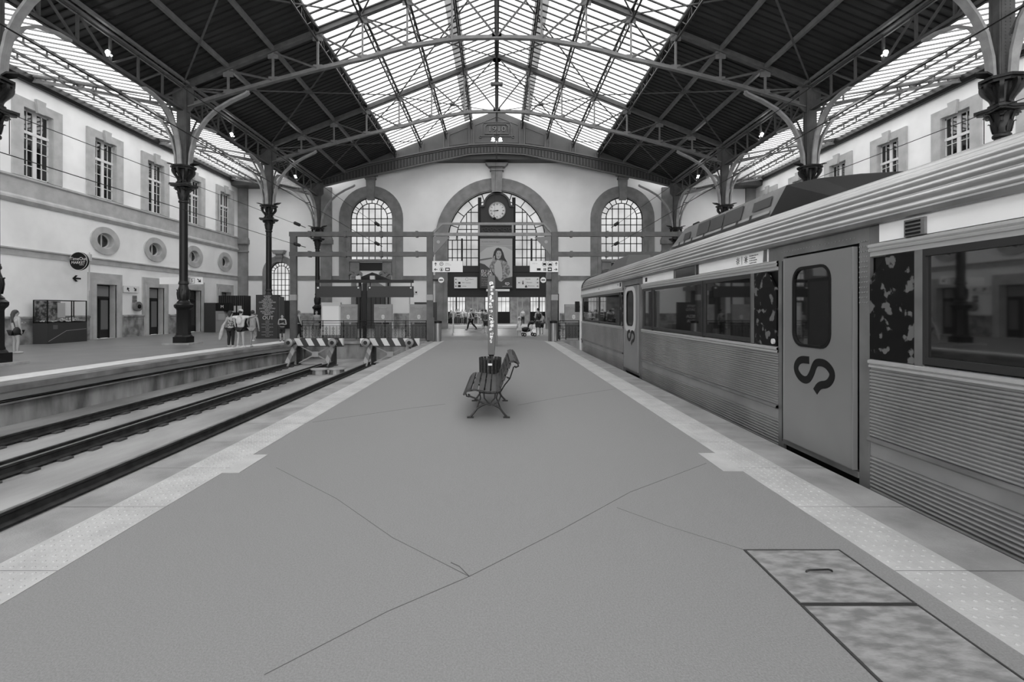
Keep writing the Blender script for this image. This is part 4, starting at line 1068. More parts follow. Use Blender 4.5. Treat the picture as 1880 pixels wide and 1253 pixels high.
# round wall sign
t = empty('round_sign', (-21.95, 26.2, 4.2)); tag(t, 'round black sign with white lettering MARKET on a wall bracket', 'sign')
b = MB(f); b.lathe([(0, -.06), (.46, -.06), (.48, -.03), (.48, .06), (0, .06)], 0, 0, 32); b.build('disc', black, t)
b = MB(f); b.fan(disc(0, 0, .47, 32), .02, -.065, -.055, closed=True); b.build('rim', offw, t)
tw(t, 'TimeOut', .24, 0, .12, white, off=-.065); tw(t, 'MARKET', .19, 0, -.08, white, off=-.065); tw(t, 'PORTO', .07, .18, -.2, white, off=-.065)
b = MB(); b.box(-.6, -.4, .0, .04, -.02, .02); b.build('bracket', dark, t)
t = empty('direction_plate', (-22.45, 26.6, 3.32)); tag(t, 'small black arrow on the plaster below the round sign', 'arrow')
b = MB(lambda u, v, d: (d, -u, v)); b.prism(arrow(0, 0, .55, 0)[::-1], 0, .03); b.build('arrow', black, t)
b = MB(); b.tube([(0, 0, 0), (0, 0, 2.1)], .03, 8); b.box(-.08, .08, -.08, .08, 1.6, 2.0); tag(b.build('wall_pipe', offw, loc=(-22.4, 27.4, 2.7), smooth=True), 'thin pale pipe on the plaster beside the round sign', 'pipe')
# small wall fixtures between the doors
t = empty('exit_plate', (-22.44, 30.6, 2.9)); tag(t, 'small white plate with two black arrows between the first and second door', 'sign')
b = MB(); b.box(-.02, .02, -.65, .65, -.2, .2); b.build('panel', white, t); b = MB(lambda u, v, d: (d, -u, v)); b.prism(arrow(-.3, 0, .3, 225), .02, .035); b.prism(arrow(.3, 0, .3, 60), .02, .035); b.build('pictogram', black, t)
t = empty('hose_reel', (-22.34, 31.0, 1.85)); tag(t, 'round hose reel on the wall between the first and second door', 'hose reel')
b = MB(lambda u, v, d: (d, u, v)); b.lathe([(0, -.1), (.3, -.1), (.3, .1), (0, .1)], 0, 0, 20); b.build('drum', grey, t, smooth=True)
b = MB(lambda u, v, d: (d, u, v)); b.lathe([(0, .1), (.13, .1), (.13, .14), (0, .14)], 0, 0, 16); b.build('hub', black, t)
for z, l in ((2.42, 'small dark box above the hose reel, the upper of two'), (2.2, 'small dark box above the hose reel, the lower of two')):
    b = MB(); b.box(-.04, .04, -.14, .14, -.1, .1); tag(b.build('wall_box', grey, loc=(-22.45, 30.9, z)), l, 'wall box')

# ------------------------------------------------------------------ clock, carved panel, poster
t = empty('station_clock', (.03, 43.2, 10.22)); tag(t, 'large round station clock with roman numerals in a dark arched case', 'clock')
b = MB(f); b.prism([(-1.42, -1.3), (1.42, -1.3), (1.42, .45), (1.2, .45)] + arc(0, .45, 1.2, 0, 180, 20) + [(-1.2, .45), (-1.42, .45)], -.05, .12); b.build('case', gm(.018), t)
b = MB(f); b.fan([(-1.45, .38), (-1.12, .38)] + arc(0, .42, 1.12, 178, 2, 20) + [(1.12, .38), (1.45, .38)], .16, -.2, -.04); b.fan([(-1.42, -1.28), (1.42, -1.28)], .08, -.12, -.04); b.build('case_moulding', gm(.03), t)
b = MB(f); b.lathe([(0, -.14), (.68, -.14), (.68, -.05)], 0, .0, 40); b.build('dial', mat('dial', .6, .4), t)
b = MB(f); b.fan(disc(0, 0, .70, 40), .07, -.19, -.04, closed=True); b.build('bezel', mid, t)
for k, s_ in enumerate('XII I II III IIII V VI VII VIII IX X XI'.split()):
    a = pi / 2 - k * pi / 6; q = a - pi / 2
    text(s_, .19, 'numeral', black, lambda u, v, d, a=a, q=q: (.53 * cos(a) + u * .75 * cos(q) - v * sin(q), -.145 - d, .53 * sin(a) + u * .75 * sin(q) + v * cos(q)), t, bold=.004)
def hand(a, l, w, nm, off):
    c, s = cos(a), sin(a); b = MB(f); b.prism([(-.12 * c - w * s, -.12 * s + w * c), (l * c, l * s), (-.12 * c + w * s, -.12 * s - w * c)], off, off - .01); b.build(nm, black, t)
hand(radians(187), .40, .04, 'hour_hand', -.16); hand(radians(184), .60, .03, 'minute_hand', -.175)
b = MB(f); b.lathe([(0, -.2), (.05, -.2), (.05, -.14)], 0, 0, 12); b.build('hand_hub', black, t)
b = MB(); b.ball((-.17, -.6, -.60), .15, n=14, k=8); b.build('hanging_ball', black, t, smooth=True) if 0 else None
b = MB(); b.ball((0, 0, 0), .10, n=14, k=8); b.tube([(0, 0, 0), (.15, 0, 7.0)], .006, 4)
tag(b.build('plumb_ball', black, loc=(-.15, 32.8, 7.66), smooth=True), 'small dark ball hanging on a wire in front of the clock dial', 'ball')
t = empty('carved_panel', (0, 43.2, 8.62)); tag(t, 'dark carved panel between the clock and the poster', 'panel')
b = MB(f); b.prism([(-1.45, -.75), (1.45, -.75), (1.45, .32), (-1.45, .32)], 0, .1); b.build('back', gm(.015), t)
b = MB(f)
for s in (-1, 1):
    for k in range(5): b.fan(arc(s * (.2 + .24 * k), -.05 + .06 * (k % 2), .12, 0, 300, 10), .05, -.1, 0)
b.fan([(-1.3, -.25), (1.3, -.25)], .05, -.06, 0); b.build('scrollwork', gm(.05), t)
# poster
t = empty('hanging_poster', (-.05, 43.0, 5.66)); tag(t, 'tall printed poster of a long-haired woman in a jacket, hanging under the clock', 'poster')
b = MB(); b.box(-1.46, 1.46, 0, .06, -2.2, 2.2); b.build('frame', black, t)
P0 = lambda polys, m, o, nm: gl(t, polys, m, o, nm)
P0([sq(0, 0, 2.8, 4.26)], mat('poster_sky', .42, .5), -.002, 'print_ground'); P0([sq(0, 1.83, 2.8, .6)], mat('poster_top', .30, .5), -.008, 'print_header')
tw(t, 'O comboio é feito de viagens', .13, -1.25, 1.85, gm(.05), 'LEFT', off=-.014)
P0([[(-1.4, .9), (-.8, 1.35), (0, 1.5), (.8, 1.4), (1.4, 1.1), (1.4, 1.5), (-1.4, 1.5)]], gm(.3), -.008, 'print_train')
P0([[(-1.4, .35), (-.4, .5), (-.3, .4), (-1.4, .2)]], gm(.12), -.008, 'print_horizon')
# woman: hair, jacket, face, hand
P0([[(-.22, -.1), (-.30, .5), (-.18, 1.0), (.0, 1.28), (.2, 1.34), (.45, 1.24), (.62, .9), (.72, .5), (.95, .1), (.85, -.2), (.4, -.4)]], gm(.02), -.014, 'print_hair')
P0([[(-.5, -.9), (-.6, -.3), (-.45, .05), (-.2, .3), (.0, .32), (.5, .30), (.9, .1), (1.15, -.3), (1.2, -.8), (1.0, -1.2), (.7, -1.55), (.3, -1.35), (.1, -1.3)]], mat('poster_jacket', .10, .5, scale=5, g2=.34), -.020, 'print_jacket')
P0([[(-.12, -.9), (-.15, -.1), (.1, .28), (.35, .2), (.5, -.4), (.55, -1.2), (.35, -1.5), (.1, -1.2)]], gm(.42), -.026, 'print_blouse')
P0([[(.02, .42), (-.02, .8), (.08, 1.06), (.26, 1.1), (.42, 1.0), (.46, .75), (.36, .45), (.2, .34)]], gm(.36), -.026, 'print_face')
P0([sq(.1, .82, .1, .035), sq(.32, .82, .1, .035), sq(.21, .55, .14, .04), sq(.1, .89, .12, .02), sq(.32, .89, .12, .02)], gm(.03), -.032, 'print_features')
P0([[(-.38, .12), (-.2, .62), (-.1, .66), (-.12, .2)]], gm(.30), -.030, 'print_arm')
P0([[(-1.4, -2.13), (-1.4, .02), (-1.0, -.1), (-.5, -.5), (-.1, -1.0), (.25, -1.5), (.45, -1.6), (.8, -1.3), (1.4, -1.15), (1.4, -2.13)]], gm(.045), -.038, 'print_banner')
tw(t, 'EU JÁ', .40, -1.30, -.72, white, 'LEFT', off=-.044, sx=.95); tw(t, 'VOU DE!', .40, -1.30, -1.03, white, 'LEFT', off=-.044, sx=.62)
for k, s_ in enumerate(('Bilhetes online', 'em cp.pt e na app', 'e nas bilheteiras', 'viaje seguro', 'todos os dias')): tw(t, s_, .13, -1.28, -1.3 - .15 * k, gm(.3), 'LEFT', off=-.044)
def cp_logo(size, mp, m, parent, nm='logo', th=.01):
    P = [(-.05, .48), (-.30, .50), (-.50, .34), (-.50, .0), (-.30, -.22), (-.08, -.26), (.18, .40), (.55, .50), (.95, .38), (1.0, .08), (.92, -.10), (.68, -.24), (.40, -.20), (.26, -.62)]
    b = MB(mp); b.fan([((u - .22) * size, v * size) for u, v in chaikin(P)], .20 * size, 0, th); return b.build(nm, m, parent)
cp_logo(.22, lambda u, v, d: (.95 + u, -.044 - d, -1.78 + v), white, t)
tw(t, 'COMBOIOS DE PORTUGAL', .07, .95, -2.0, white, off=-.044)

# ------------------------------------------------------------------ platform furniture
t = empty('slatted_bench', (0, 0, 0)); tag(t, 'wooden slatted bench with curled cast-iron legs, alone on the platform', 'bench')
ya, yb = 7.45, 9.45
def slat(x, z, ang, w=.072, h=.028):
    b = MB(); c, s = cos(ang), sin(ang); b.beam((x, ya, z), (x, yb, z), w, h, up=(-s, 0, c)); b.build('slat', wood, t)
seat = [(-.475, .40, .9), (-.42, .445, .35), (-.33, .45, -.05), (-.235, .435, -.12), (-.14, .42, -.08), (-.045, .415, .1), (.03, .44, .6)]
back = [(.075, .53, 1.15), (.115, .62, 1.18), (.150, .71, 1.2), (.19, .80, 1.2)]
for s_ in seat + back: slat(*s_)
slat(.235, .88, .35); slat(.31, .865, -.85)
for y in (7.6, 9.0):
    T = lambda pts, r: [(x, y, z) for x, z in pts]
    fr = MB(); fr.tube(T([(-.49, .37), (-.45, .41), (-.33, .425), (-.14, .395), (-.03, .395), (.03, .42), (.06, .5), (.13, .7), (.2, .85), (.26, .86), (.32, .83), (.33, .79), (.29, .77), (.27, .79)], 0), .014, 8); fr.build('seat_frame', iron_d, t, smooth=True)
    fr = MB(); fr.tube(T([(-.47, .37), (-.46, .33), (-.42, .32), (-.41, .35), (-.44, .36)], 0), .012, 8); fr.tube(T([(-.44, .34), (-.33, .30), (-.22, .23), (-.10, .2), (.02, .24), (.06, .33), (.05, .40)], 0), .013, 8)
    fr.tube(T([(.26, .78), (.2, .6), (.12, .5), (.06, .40)], 0), .010, 8); fr.tube([(.2, y, .6), (.15, y, .62)], .012, 6)
    fr.tube(T([(-.2, .39), (-.19, .30), (-.14, .24), (-.10, .22)], 0), .011, 6); fr.tube(T([(-.02, .39), (-.03, .30), (-.08, .24)], 0), .011, 6); fr.build('scroll', iron_d, t, smooth=True)
    for s, xf in ((-1, -.40), (1, .15)):
        lg = MB(); xm = -.125
        lg.tube(T([(xm + s * .02, .22), (xm + s * .10, .19), (xm + s * .17, .15), (xm + s * .22, .08), (xf - s * .01, .03), (xf, .012)], 0), [.014, .015, .016, .015, .016, .02], 8)
        lg.tube(T([(xm + s * .14, .40), (xm + s * .12, .30), (xm + s * .16, .2), (xm + s * .18, .14)], 0), .011, 8)
        lg.box(xf - .05, xf + .05, y - .03, y + .03, 0, .02); lg.build('leg', iron_d, t, smooth=True)
t = empty('litter_bin', (-.13, 9.95, 0)); tag(t, 'round slatted litter bin behind the bench', 'bin')
for k in range(18):
    a = 2 * pi * k / 18; b = MB(); c, s = cos(a), sin(a); b.beam((.205 * c, .205 * s, .12), (.215 * c, .215 * s, .70), .052, .018, up=(c, s, 0)); b.build('slat', wood, t)
b = MB(); b.lathe([(.185, .08), (.19, .66)], 0, 0, 24, cap=True); b.build('inner_drum', black, t); b = MB(); b.lathe([(.2, .0), (.2, .1)], 0, 0, 20); b.build('foot', iron_k, t)
b = MB(); b.box(-.04, .04, -.236, -.228, .56, .6); b.build('sticker', white, t)
t = empty('sticker_board', (-.11, 10.9, 0)); tag(t, 'narrow upright display board seen edge on, its edge covered in torn stickers', 'display board')
b = MB(); b.box(-.07, .07, -.6, .6, .72, 2.36); b.build('frame', mat('board_frame', .10, .5), t)
b = MB(); b.box(.071, .076, -.52, .52, .8, 2.28); b.box(-.076, -.071, -.52, .52, .8, 2.28); b.build('display_panel', grey, t)
for y in (-.5, .5):
    b = MB(); b.add([(-.06, y - .05, .72), (.06, y - .05, .72), (.06, y + .05, .72), (-.06, y + .05, .72), (-.03, y - .04, .62), (.03, y - .04, .62), (.03, y + .04, .62), (-.03, y + .04, .62)], [(0, 1, 2, 3), (7, 6, 5, 4), (0, 4, 5, 1), (1, 5, 6, 2), (2, 6, 7, 3), (3, 7, 4, 0)])
    b.box(-.03, .03, y - .04, y + .04, 0, .62); b.box(-.06, .06, y - .1, y + .1, 0, .02); b.build('leg', iron_d, t)
b = MB(lambda u, v, d: (u, -.603 - d, v)); z = 1.0
for k in range(17):
    n = 7; cx = R.uniform(-.025, .025); rx, rzz = R.uniform(.03, .055), R.uniform(.03, .07)
    b.prism([(cx + rx * R.uniform(.6, 1.1) * cos(2 * pi * i / n), z + rzz * R.uniform(.6, 1.1) * sin(2 * pi * i / n)) for i in range(n)], 0, .003); z += R.uniform(.055, .095)
b.build('torn_sticker', mat('sticker', .75, .5, scale=40, g2=.12, lo=.5, hi=.6), t)
t = empty('platform_post', (-.03, 23, 0)); tag(t, 'thin post with a level arm on top, seen behind the sticker board', 'post')
b = MB(); b.box(-.07, .07, -.6, .6, 0, 2.5); b.build('post', grey, t); b = MB(); b.box(-.45, .62, -.05, .05, 2.5, 2.6); b.build('arm', offw, t)
for x, l in ((-3.05, 'steel ash bin beside the gantry post on the track side'), (2.95, 'steel ash bin beside the gantry post at the train nose')):
    t = empty('ash_bin', (x, 25.9, 0)); tag(t, l, 'bin', 'steel bins at the platform head')
    b = MB(); b.lathe([(.17, .0), (.17, .95), (.15, .97)], 0, 0, 20); b.build('barrel', mat('bin_steel', .3, .3, metal=.7), t, smooth=True)
    b = MB(); b.lathe([(.2, .95), (.2, 1.06), (.1, 1.1)], 0, 0, 20); b.build('lid', black, t, smooth=True); b = MB(); b.box(-.27, -.17, -.05, .05, 0, 1.1); b.box(-.32, -.2, -.08, .08, 1.1, 1.25); b.build('stand', iron, t)
t = empty('leaning_banner', (3.35, 28.2, 0)); tag(t, 'narrow black banner with stacked white letters beside the train side gantry post', 'banner')
b = MB(); b.box(-.28, .16, -.05, .05, .1, 2.55); b.build('panel', black, t); b = MB(); b.box(-.32, .2, -.12, .12, 0, .1); b.build('foot', dark, t)
tw(t, 'P\nO\nR\nT\nO\nT\nU\nR', .24, -.06, 1.4, offw, off=-.055)
b = MB(); b.box(-.05, .05, -.05, .05, 0, 1.9); tag(b.build('thin_post', offw, loc=(-3.1, 35.5, 0)), 'thin pale post standing before the dark doorway pillar', 'post')

# railing along the pit end
def railing(x0, x1, y, label):
    t = empty('iron_railing', (x0, y, 0)); tag(t, label, 'railing'); L = x1 - x0
    for z, r in ((1.05, .018), (.93, .012), (.78, .012), (.12, .014)):
        b = MB(); b.tube([(0, 0, z), (L, 0, z)], r, 6); b.build('rail', iron_k, t)
    n = max(2, round(L / 1.15))
    for k in range(n + 1):
        x = L * k / n; b = MB(); b.tube([(x, 0, 0), (x, 0, 1.08)], .022, 8); b.ball((x, 0, .78), .05); b.ball((x, 0, .5), .045); b.ball((x, 0, .22), .045); b.build('post', iron_k, t, smooth=True)
    for k in range(n):
        xa = L * k / n; xb = L * (k + 1) / n; s = (xb - xa) / 6; b = MB(lambda u, v, d: (u, d, v))
        for j in range(1, 6):
            x = xa + s * j; b.fan([(x, .12), (x, .78)], .016, -.008, .008)
        for j in range(0, 6, 2):
            cx = xa + s * (j + 1) - s / 2 + s / 2; 
            b.fan(disc(cx, .62, .06, 10), .014, -.006, .006, closed=True); b.fan(disc(cx, .3, .07, 10), .014, -.006, .006, closed=True); b.fan([(cx - .07, .46), (cx, .52), (cx + .07, .46), (cx, .4)], .014, -.006, .006, closed=True)
        b.build('scroll_panel', iron_k, t)
    return t
railing(-10.5, -3.8, 26.9, 'low black iron railing with scrolls between the pit and the concourse'); railing(3.4, 7.5, 26.9, 'low black iron railing with scrolls before the train nose')

# boards behind the railing
t = empty('blank_display', (-9.15, 27.6, 0)); tag(t, 'plain white display case standing behind the railing', 'display case')
b = MB(); b.box(-.53, .53, -.1, .1, .25, 2.05); b.build('cabinet', offw, t); b = MB(); b.box(-.45, .45, -.12, -.1, .7, 1.85); b.build('front_panel', white, t); b = MB(); b.box(-.5, .5, -.08, .08, 0, .25); b.build('foot', grey, t)
for x, l, c in ((-8.2, 'beside the white display case', '6'), (-6.28, 'by the departure sign post', '5'), (-4.3, 'by the gantry post', '4'), (4.25, 'alone before the train nose', '3')):
    t = empty('platform_end_board', (x, 27.6, 0)); tag(t, 'grey board with a pale shield behind the railing, ' + l, 'board', 'grey boards behind the railing')
    b = MB(); b.box(-.5, .5, -.08, .08, .95, 1.95); b.build('panel', mat('endboard', .26, .55, var=.15, scale=3), t)
    b = MB(); b.box(-.46, .46, -.11, -.08, 1.8, 1.92); b.build('top_strip', mid, t)
    tw(t, 'ATENÇÃO', .09, 0, 1.78, gm(.5), off=-.082)
    gl(t, [[(-.08, 1.34), (-.08, 1.18), (0, 1.12), (.08, 1.18), (.08, 1.34), (0, 1.38)]], gm(.6), -.085, 'shield'); tw(t, c, .13, 0, 1.25, grey, off=-.092)
    b = MB(); b.box(-.46, -.40, -.04, .04, 0, .95); b.box(.40, .46, -.04, .04, 0, .95); b.box(-.4, .4, -.02, .02, .1, .85); b.build('base', gm(.09), t)
t = empty('departure_sign', (-7.2, 27.2, 0)); tag(t, 'dark double departure sign on a central post over the railing', 'sign')
b = MB(); b.box(-.09, .09, -.09, .09, 0, 3.1); b.build('post', black, t); b = MB(); b.box(-2.63, 2.65, -.12, .12, 3.12, 3.28); b.build('top_beam', dark, t)
for x0, x1 in ((-2.63, -.2), (.18, 2.65)):
    b = MB(); b.box(x0, x1, -.1, .1, 2.33, 2.93); b.build('display', mat('display_face', .03, .4, spec=.3), t)
    for xx in (x0 + .12, x1 - .12):
        b = MB(); b.box(xx - .04, xx + .04, -.14, -.1, 2.8, 2.88); b.build('lamp', white, t); b = MB(); b.box(xx - .02, xx + .02, -.03, .03, 2.9, 3.14); b.build('hanger', dark, t)
for x in (-.35, .42):
    b = MB(); b.box(x - .12, x + .12, -.1, .1, 3.3, 3.5); b.build('floodlight', offw, t)
t = empty('news_kiosk', (-7.0, 28.5, 0)); tag(t, 'small dark pitched kiosk roof peeping over the departure sign', 'kiosk')
b = MB(f); b.prism([(-1.1, 3.3), (1.1, 3.3), (0, 3.75)], -.5, .5); b.build('roof', black, t)
for x in (-.8, .8):
    b = MB(); b.box(x - .04, x + .04, -.04, .04, 0, 3.3); b.build('post', dark, t)
t = board('small_notice', -4.85, 29, 2.63, .5, .26, 'small white notice on a thin pole behind the railing', m=white); tw(t, 'aviso', .1, -.05, 0, gm(.1)); gl(t, [disc(.17, .03, .05)])
b = MB(); b.box(-.24, -.18, -.02, .02, -2.63, -.1); b.build('pole', offw, t)
t = empty('text_totem', (-13.1, 28.5, 0)); tag(t, 'tall dark board filled with a column of small white lines, before a column', 'board')
b = MB(); b.box(-.64, .62, -.08, .3, .0, 2.5); b.build('body', gm(.028), t); b = MB(); b.box(.62, .7, -.02, .6, .05, 2.4); b.build('side_door', gm(.06), t)
TL = ['QUATRO', 'VOZES', 'MESA BAR', 'FADO PORTO', 'CANTINHO SABORES', 'MERCADO', 'TASCA NOVA', 'CERVEJARIA', 'DOCES DO DOURO', 'VINHO', 'PETISCOS E SOPA', 'CASA PORTO', 'ABERTO']
z = 2.42
for i, s_ in enumerate(TL):
    tw(t, s_, .10, .02, z, offw, off=-.085); z -= .088
tw(t, 'OUT', .3, .05, 1.18, offw, off=-.085)
for i in range(11): tw(t, ['TAPAS', 'PEIXE', 'CARNE E ARROZ', 'CAFE', 'PASTEL DE NATA'][i % 5], .085, .02, 1.0 - .088 * i, gm(.3), off=-.085)
t = empty('notice_board', (-4.2, 30, 0)); tag(t, 'dark notice board with pale lines beyond the railing, by the gantry post', 'board')
b = MB(); b.box(-.75, .6, -.06, .06, .0, 2.1); b.build('panel', gm(.05), t); tw(t, 'VISITE\nPORTO', .22, -.3, 1.75, offw, off=-.065); tw(t, 'MESA\nVIVA', .28, -.3, 1.1, white, off=-.065)
b = MB(); b.box(-1.0, 1.0, -.4, .4, 0, .75); tag(b.build('low_counter', gm(.2), loc=(-4.6, 31.2, 0)), 'low grey counter beyond the railing', 'counter')
b = MB(); b.box(-.45, .45, -.4, .4, 0, 3.6); tag(b.build('white_partition', offw, loc=(-4.1, 33, 0)), 'tall white partition panel beside the gantry post', 'partition') if 0 else None
# dark slatted kiosk and ticket machines at the corner
t = empty('slatted_kiosk', (-20.6, 39.2, 0)); tag(t, 'tall black slatted kiosk in the corner of the concourse', 'kiosk')
b = MB(); b.box(-1.0, 1.0, -.5, .5, 0, 2.75); b.build('body', black, t)
for k in range(14):
    b = MB(); b.box(-.98 + k * .145, -.93 + k * .145, -.55, -.5, 0.05, 2.75); b.build('slat', gm(.05), t)
for u in (.2, .65):
    b = MB(); b.box(u - .17, u + .17, -.56, -.54, 1.45, 1.95); b.build('bright_display', offw, t)
t = empty('ticket_machine', (-20.35, 36.6, 0)); tag(t, 'dark ticket machine with a large white M and a sloping screen', 'ticket machine')
b = MB(); b.box(-.95, -.1, -.35, .35, 0, 2.15); b.build('cabinet', gm(.02), t)
b = MB(lambda u, v, d: (u, d, v)); b.prism([(-.1, 0), (.75, 0), (.75, .95), (.45, 1.55), (-.1, 1.55)], -.35, .3); b.build('console', gm(.22), t); b = MB(); b.box(-.1, .85, -.3, .35, 1.55, 2.15); b.build('header', black, t)
tw(t, 'M', .3, .35, 1.86, white, off=-.31)
b = MB(); b.box(.1, .6, -.37, -.35, .9, 1.35); b.build('screen', mid, t)
b = MB(); b.box(-.15, .15, 0, .02, -.1, .1); tag(b.build('wall_plate', gm(.12), loc=(-20.0, 43.3, 2.25)), 'small dark plate on the plaster next to the corner pilaster', 'plate')
# relief map case
t = empty('model_display_case', (-21.85, 25.0, 0)); tag(t, 'glazed model display case on a dark base against the wall', 'display case')
b = MB(); b.box(-.35, .35, -1.15, 1.15, 0, 1.02); b.build('base', gm(.03), t)
b = MB()
for x in (-.33, .33):
    for y in (-1.13, 1.13): b.box(x - .02, x + .02, y - .02, y + .02, 1.0, 2.1)
for z in (1.03, 2.1):
    for x in (-.33, .33): b.box(x - .02, x + .02, -1.15, 1.15, z - .02, z + .02)
    for y in (-1.13, 1.13): b.box(-.35, .35, y - .02, y + .02, z - .02, z + .02)
b.box(.32, .35, .2, .24, 1.0, 2.1); b.build('case_frame', black, t)
b = MB(); n = 14; vs = []; fs = []
for i in range(n + 1):
    for j in range(n // 2 + 1): vs.append((-.3 + .6 * j / (n // 2), -1.1 + 2.2 * i / n, 1.04 + R.uniform(0, .1) + (.16 if i > 8 and j < 5 else 0) * R.random()))
for i in range(n):
    for j in range(n // 2):
        k = i * (n // 2 + 1) + j; fs.append((k, k + 1, k + n // 2 + 2, k + n // 2 + 1))
b.add(vs, fs); b.build('relief_model', mat('relief', .06, .7, scale=14, g2=.5, lo=.4, hi=.6), t)
b = MB(); b.box(-.31, -.29, -1.1, .3, 1.05, 2.07); b.build('photo_backing', mat('photo_back', .02, .4, scale=5, detail=9, g2=.28, lo=.42, hi=.62), t)
b = MB(); b.box(-.28, -.27, .1, .55, 1.25, 2.0); b.build('text_sheet', gm(.5), t)
b = MB(); b.box(.345, .35, -1.12, 1.12, 1.06, 2.07); 
b.build('case_glass', glass_mat('case_glass', .93, .3), t)
b = MB(lambda u, v, d: (d, u, v)); b.fan([(-1.1, .12), (-.1, .60), (1.1, .66)], .02, .351, .356); b.build('pale_line', mid, t)
b = MB(lambda u, v, d: (d, u, v)); b.prism([(-.85, .7), (-.6, .7), (-.6, .9), (-.85, .9)], .351, .356); b.build('label_plate', gm(.1), t)
# ------------------------------------------------------------------ train
TX = 3.60; TW = 2.9; YF = 21.25; YN = -8.0
tr = empty('passenger_train', (TX, YF, -.7)); tag(tr, 'ribbed stainless steel passenger train standing at the platform', 'train')
OX, OY, OZ = TX, YF, -.7
tm = lambda x, y, z: (x - OX, y - OY, z - OZ)
def sheet(b, prof, y0, y1):
    """open or closed profile of (x,z) swept along the train"""
    n = len(prof)
    b.add([(x, y0, z) for x, z in prof] + [(x, y1, z) for x, z in prof], [(i, i + 1, i + 1 + n, i + n) for i in range(n - 1)])
def ribs(z0, z1, n, x, amp):
    """convex ribs with narrow grooves"""
    out = []; h = (z1 - z0) / n
    for i in range(n):
        z = z0 + i * h
        out += [(x, z), (x - amp * .75, z + .18 * h), (x - amp, z + .45 * h), (x - amp * .75, z + .75 * h), (x, z + .93 * h)]
    return out + [(x, z1)]
def tbox(b, x0, x1, y0, y1, z0, z1): b.box(x0, x1, y0, y1, z0, z1)
# core shell (dark inside), slightly within the outer plates
b = MB(tm); b.box(TX + .04, TX + TW - .04, YN, YF - .02, -.35, 2.5); b.build('inner_shell', black, tr)
b = MB(tm); sheet(b, [(TX + TW, -.5), (TX + TW, 2.48)], YN, YF); b.build('far_side', steel, tr, recalc=False)
# roof
rp = []
base = [(3.58, 2.50), (3.585, 2.58), (3.61, 2.68), (3.66, 2.77), (3.73, 2.85), (3.82, 2.915), (3.93, 2.965), (4.06, 3.01), (4.2, 3.045), (4.4, 3.08), (4.7, 3.115), (5.05, 3.13)]
def walk(base, n):
    L = [0]
    for p, q in zip(base, base[1:]): L.append(L[-1] + sqrt((q[0] - p[0]) ** 2 + (q[1] - p[1]) ** 2))
    out = []
    for k in range(n + 1):
        s = L[-1] * k / n; i = max(j for j in range(len(L)) if L[j] <= s + 1e-9); i = min(i, len(base) - 2); f = (s - L[i]) / (L[i + 1] - L[i])
        p, q = base[i], base[i + 1]; dx, dz = q[0] - p[0], q[1] - p[1]; l = sqrt(dx * dx + dz * dz)
        out.append((p[0] + dx * f, p[1] + dz * f, -dz / l, dx / l, s))
    return out
for x, z, nx, nz, s in walk(base, 300):
    a = .020 * abs(sin(pi * s / .078)) if s < .98 else .008
    rp.append((x + nx * a, z + nz * a))
mir = [(2 * 5.05 - x, z) for x, z in rp[::-1]][1:]
b = MB(tm); sheet(b, rp + mir, YN, YF - .35); b.build('ribbed_roof', steel_roof, tr, smooth=True, recalc=False)
b = MB(tm); sheet(b, [(3.57, 2.45), (3.545, 2.46), (3.54, 2.50), (3.56, 2.52), (3.60, 2.52)], YN, YF - .3); b.build('gutter', steel_d, tr)
# lower side: ribbed panels, ledges
def side(y0, y1, tag_=''):
    b = MB(tm); sheet(b, [(TX + .03, -.6)] + ribs(-.58, .24, 22, TX + .01, .016) + [(TX, .25), (TX, .385)], y0, y1); b.build('lower_skirt', steel, tr, smooth=True, recalc=False)
    b = MB(tm); sheet(b, [(TX, .38), (TX - .035, .385), (TX - .04, .40), (TX - .035, .425), (TX, .43)], y0, y1); b.build('skirt_ledge', steel_d, tr)
    b = MB(tm); sheet(b, ribs(.43, 1.08, 20, TX + .004, .014) + [(TX, 1.10)], y0, y1); b.build('ribbed_side', steel, tr, smooth=True, recalc=False)
    b = MB(tm); sheet(b, [(TX, 1.095), (TX - .02, 1.10), (TX - .022, 1.115), (TX - .01, 1.125), (TX - .03, 1.14), (TX - .03, 1.165), (TX, 1.175), (TX + .03, 1.18)], y0, y1); b.build('waist_rail', highlight_trim, tr)
side(14.15, YF - .06); side(6.36, 12.35); side(YN, 4.80)
# headband above the windows
def head(y0, y1, b0, b1):
    b = MB(tm); sheet(b, [(TX + .03, 2.15), (TX - .005, 2.16), (TX - .005, 2.20), (TX - .025, 2.205), (TX - .03, 2.225), (TX - .015, 2.235), (TX - .03, 2.25), (TX - .03, 2.27), (TX, 2.28)], y0, y1); b.build('head_rail', highlight_trim, tr)
    b = MB(tm); sheet(b, [(TX, 2.27), (TX, 2.47)], y0, y1); b.build('band_backing', steel_d, tr, recalc=False)
    b = MB(tm); b.box(TX - .008, TX, b0, b1, 2.285, 2.455); b.build('white_band', bandw, tr)
head(14.15, YF - .06, 14.35, YF - .1); head(6.36, 12.35, 6.6, 8.85); head(YN, 4.80, YN, 4.68)
b = MB(tm); b.box(TX - .008, TX, 10.15, 12.25, 2.285, 2.455); b.build('white_band', bandw, tr)
b = MB(tm); b.box(TX - .012, TX, 8.95, 10.05, 2.275, 2.455); b.build('destination_window', mat('dest', .01, .12), tr)
b = MB(tm); b.box(TX - .016, TX, 8.95, 9.02, 2.275, 2.455); b.box(TX - .016, TX, 9.98, 10.05, 2.275, 2.455); b.build('destination_frame', steel_d, tr)
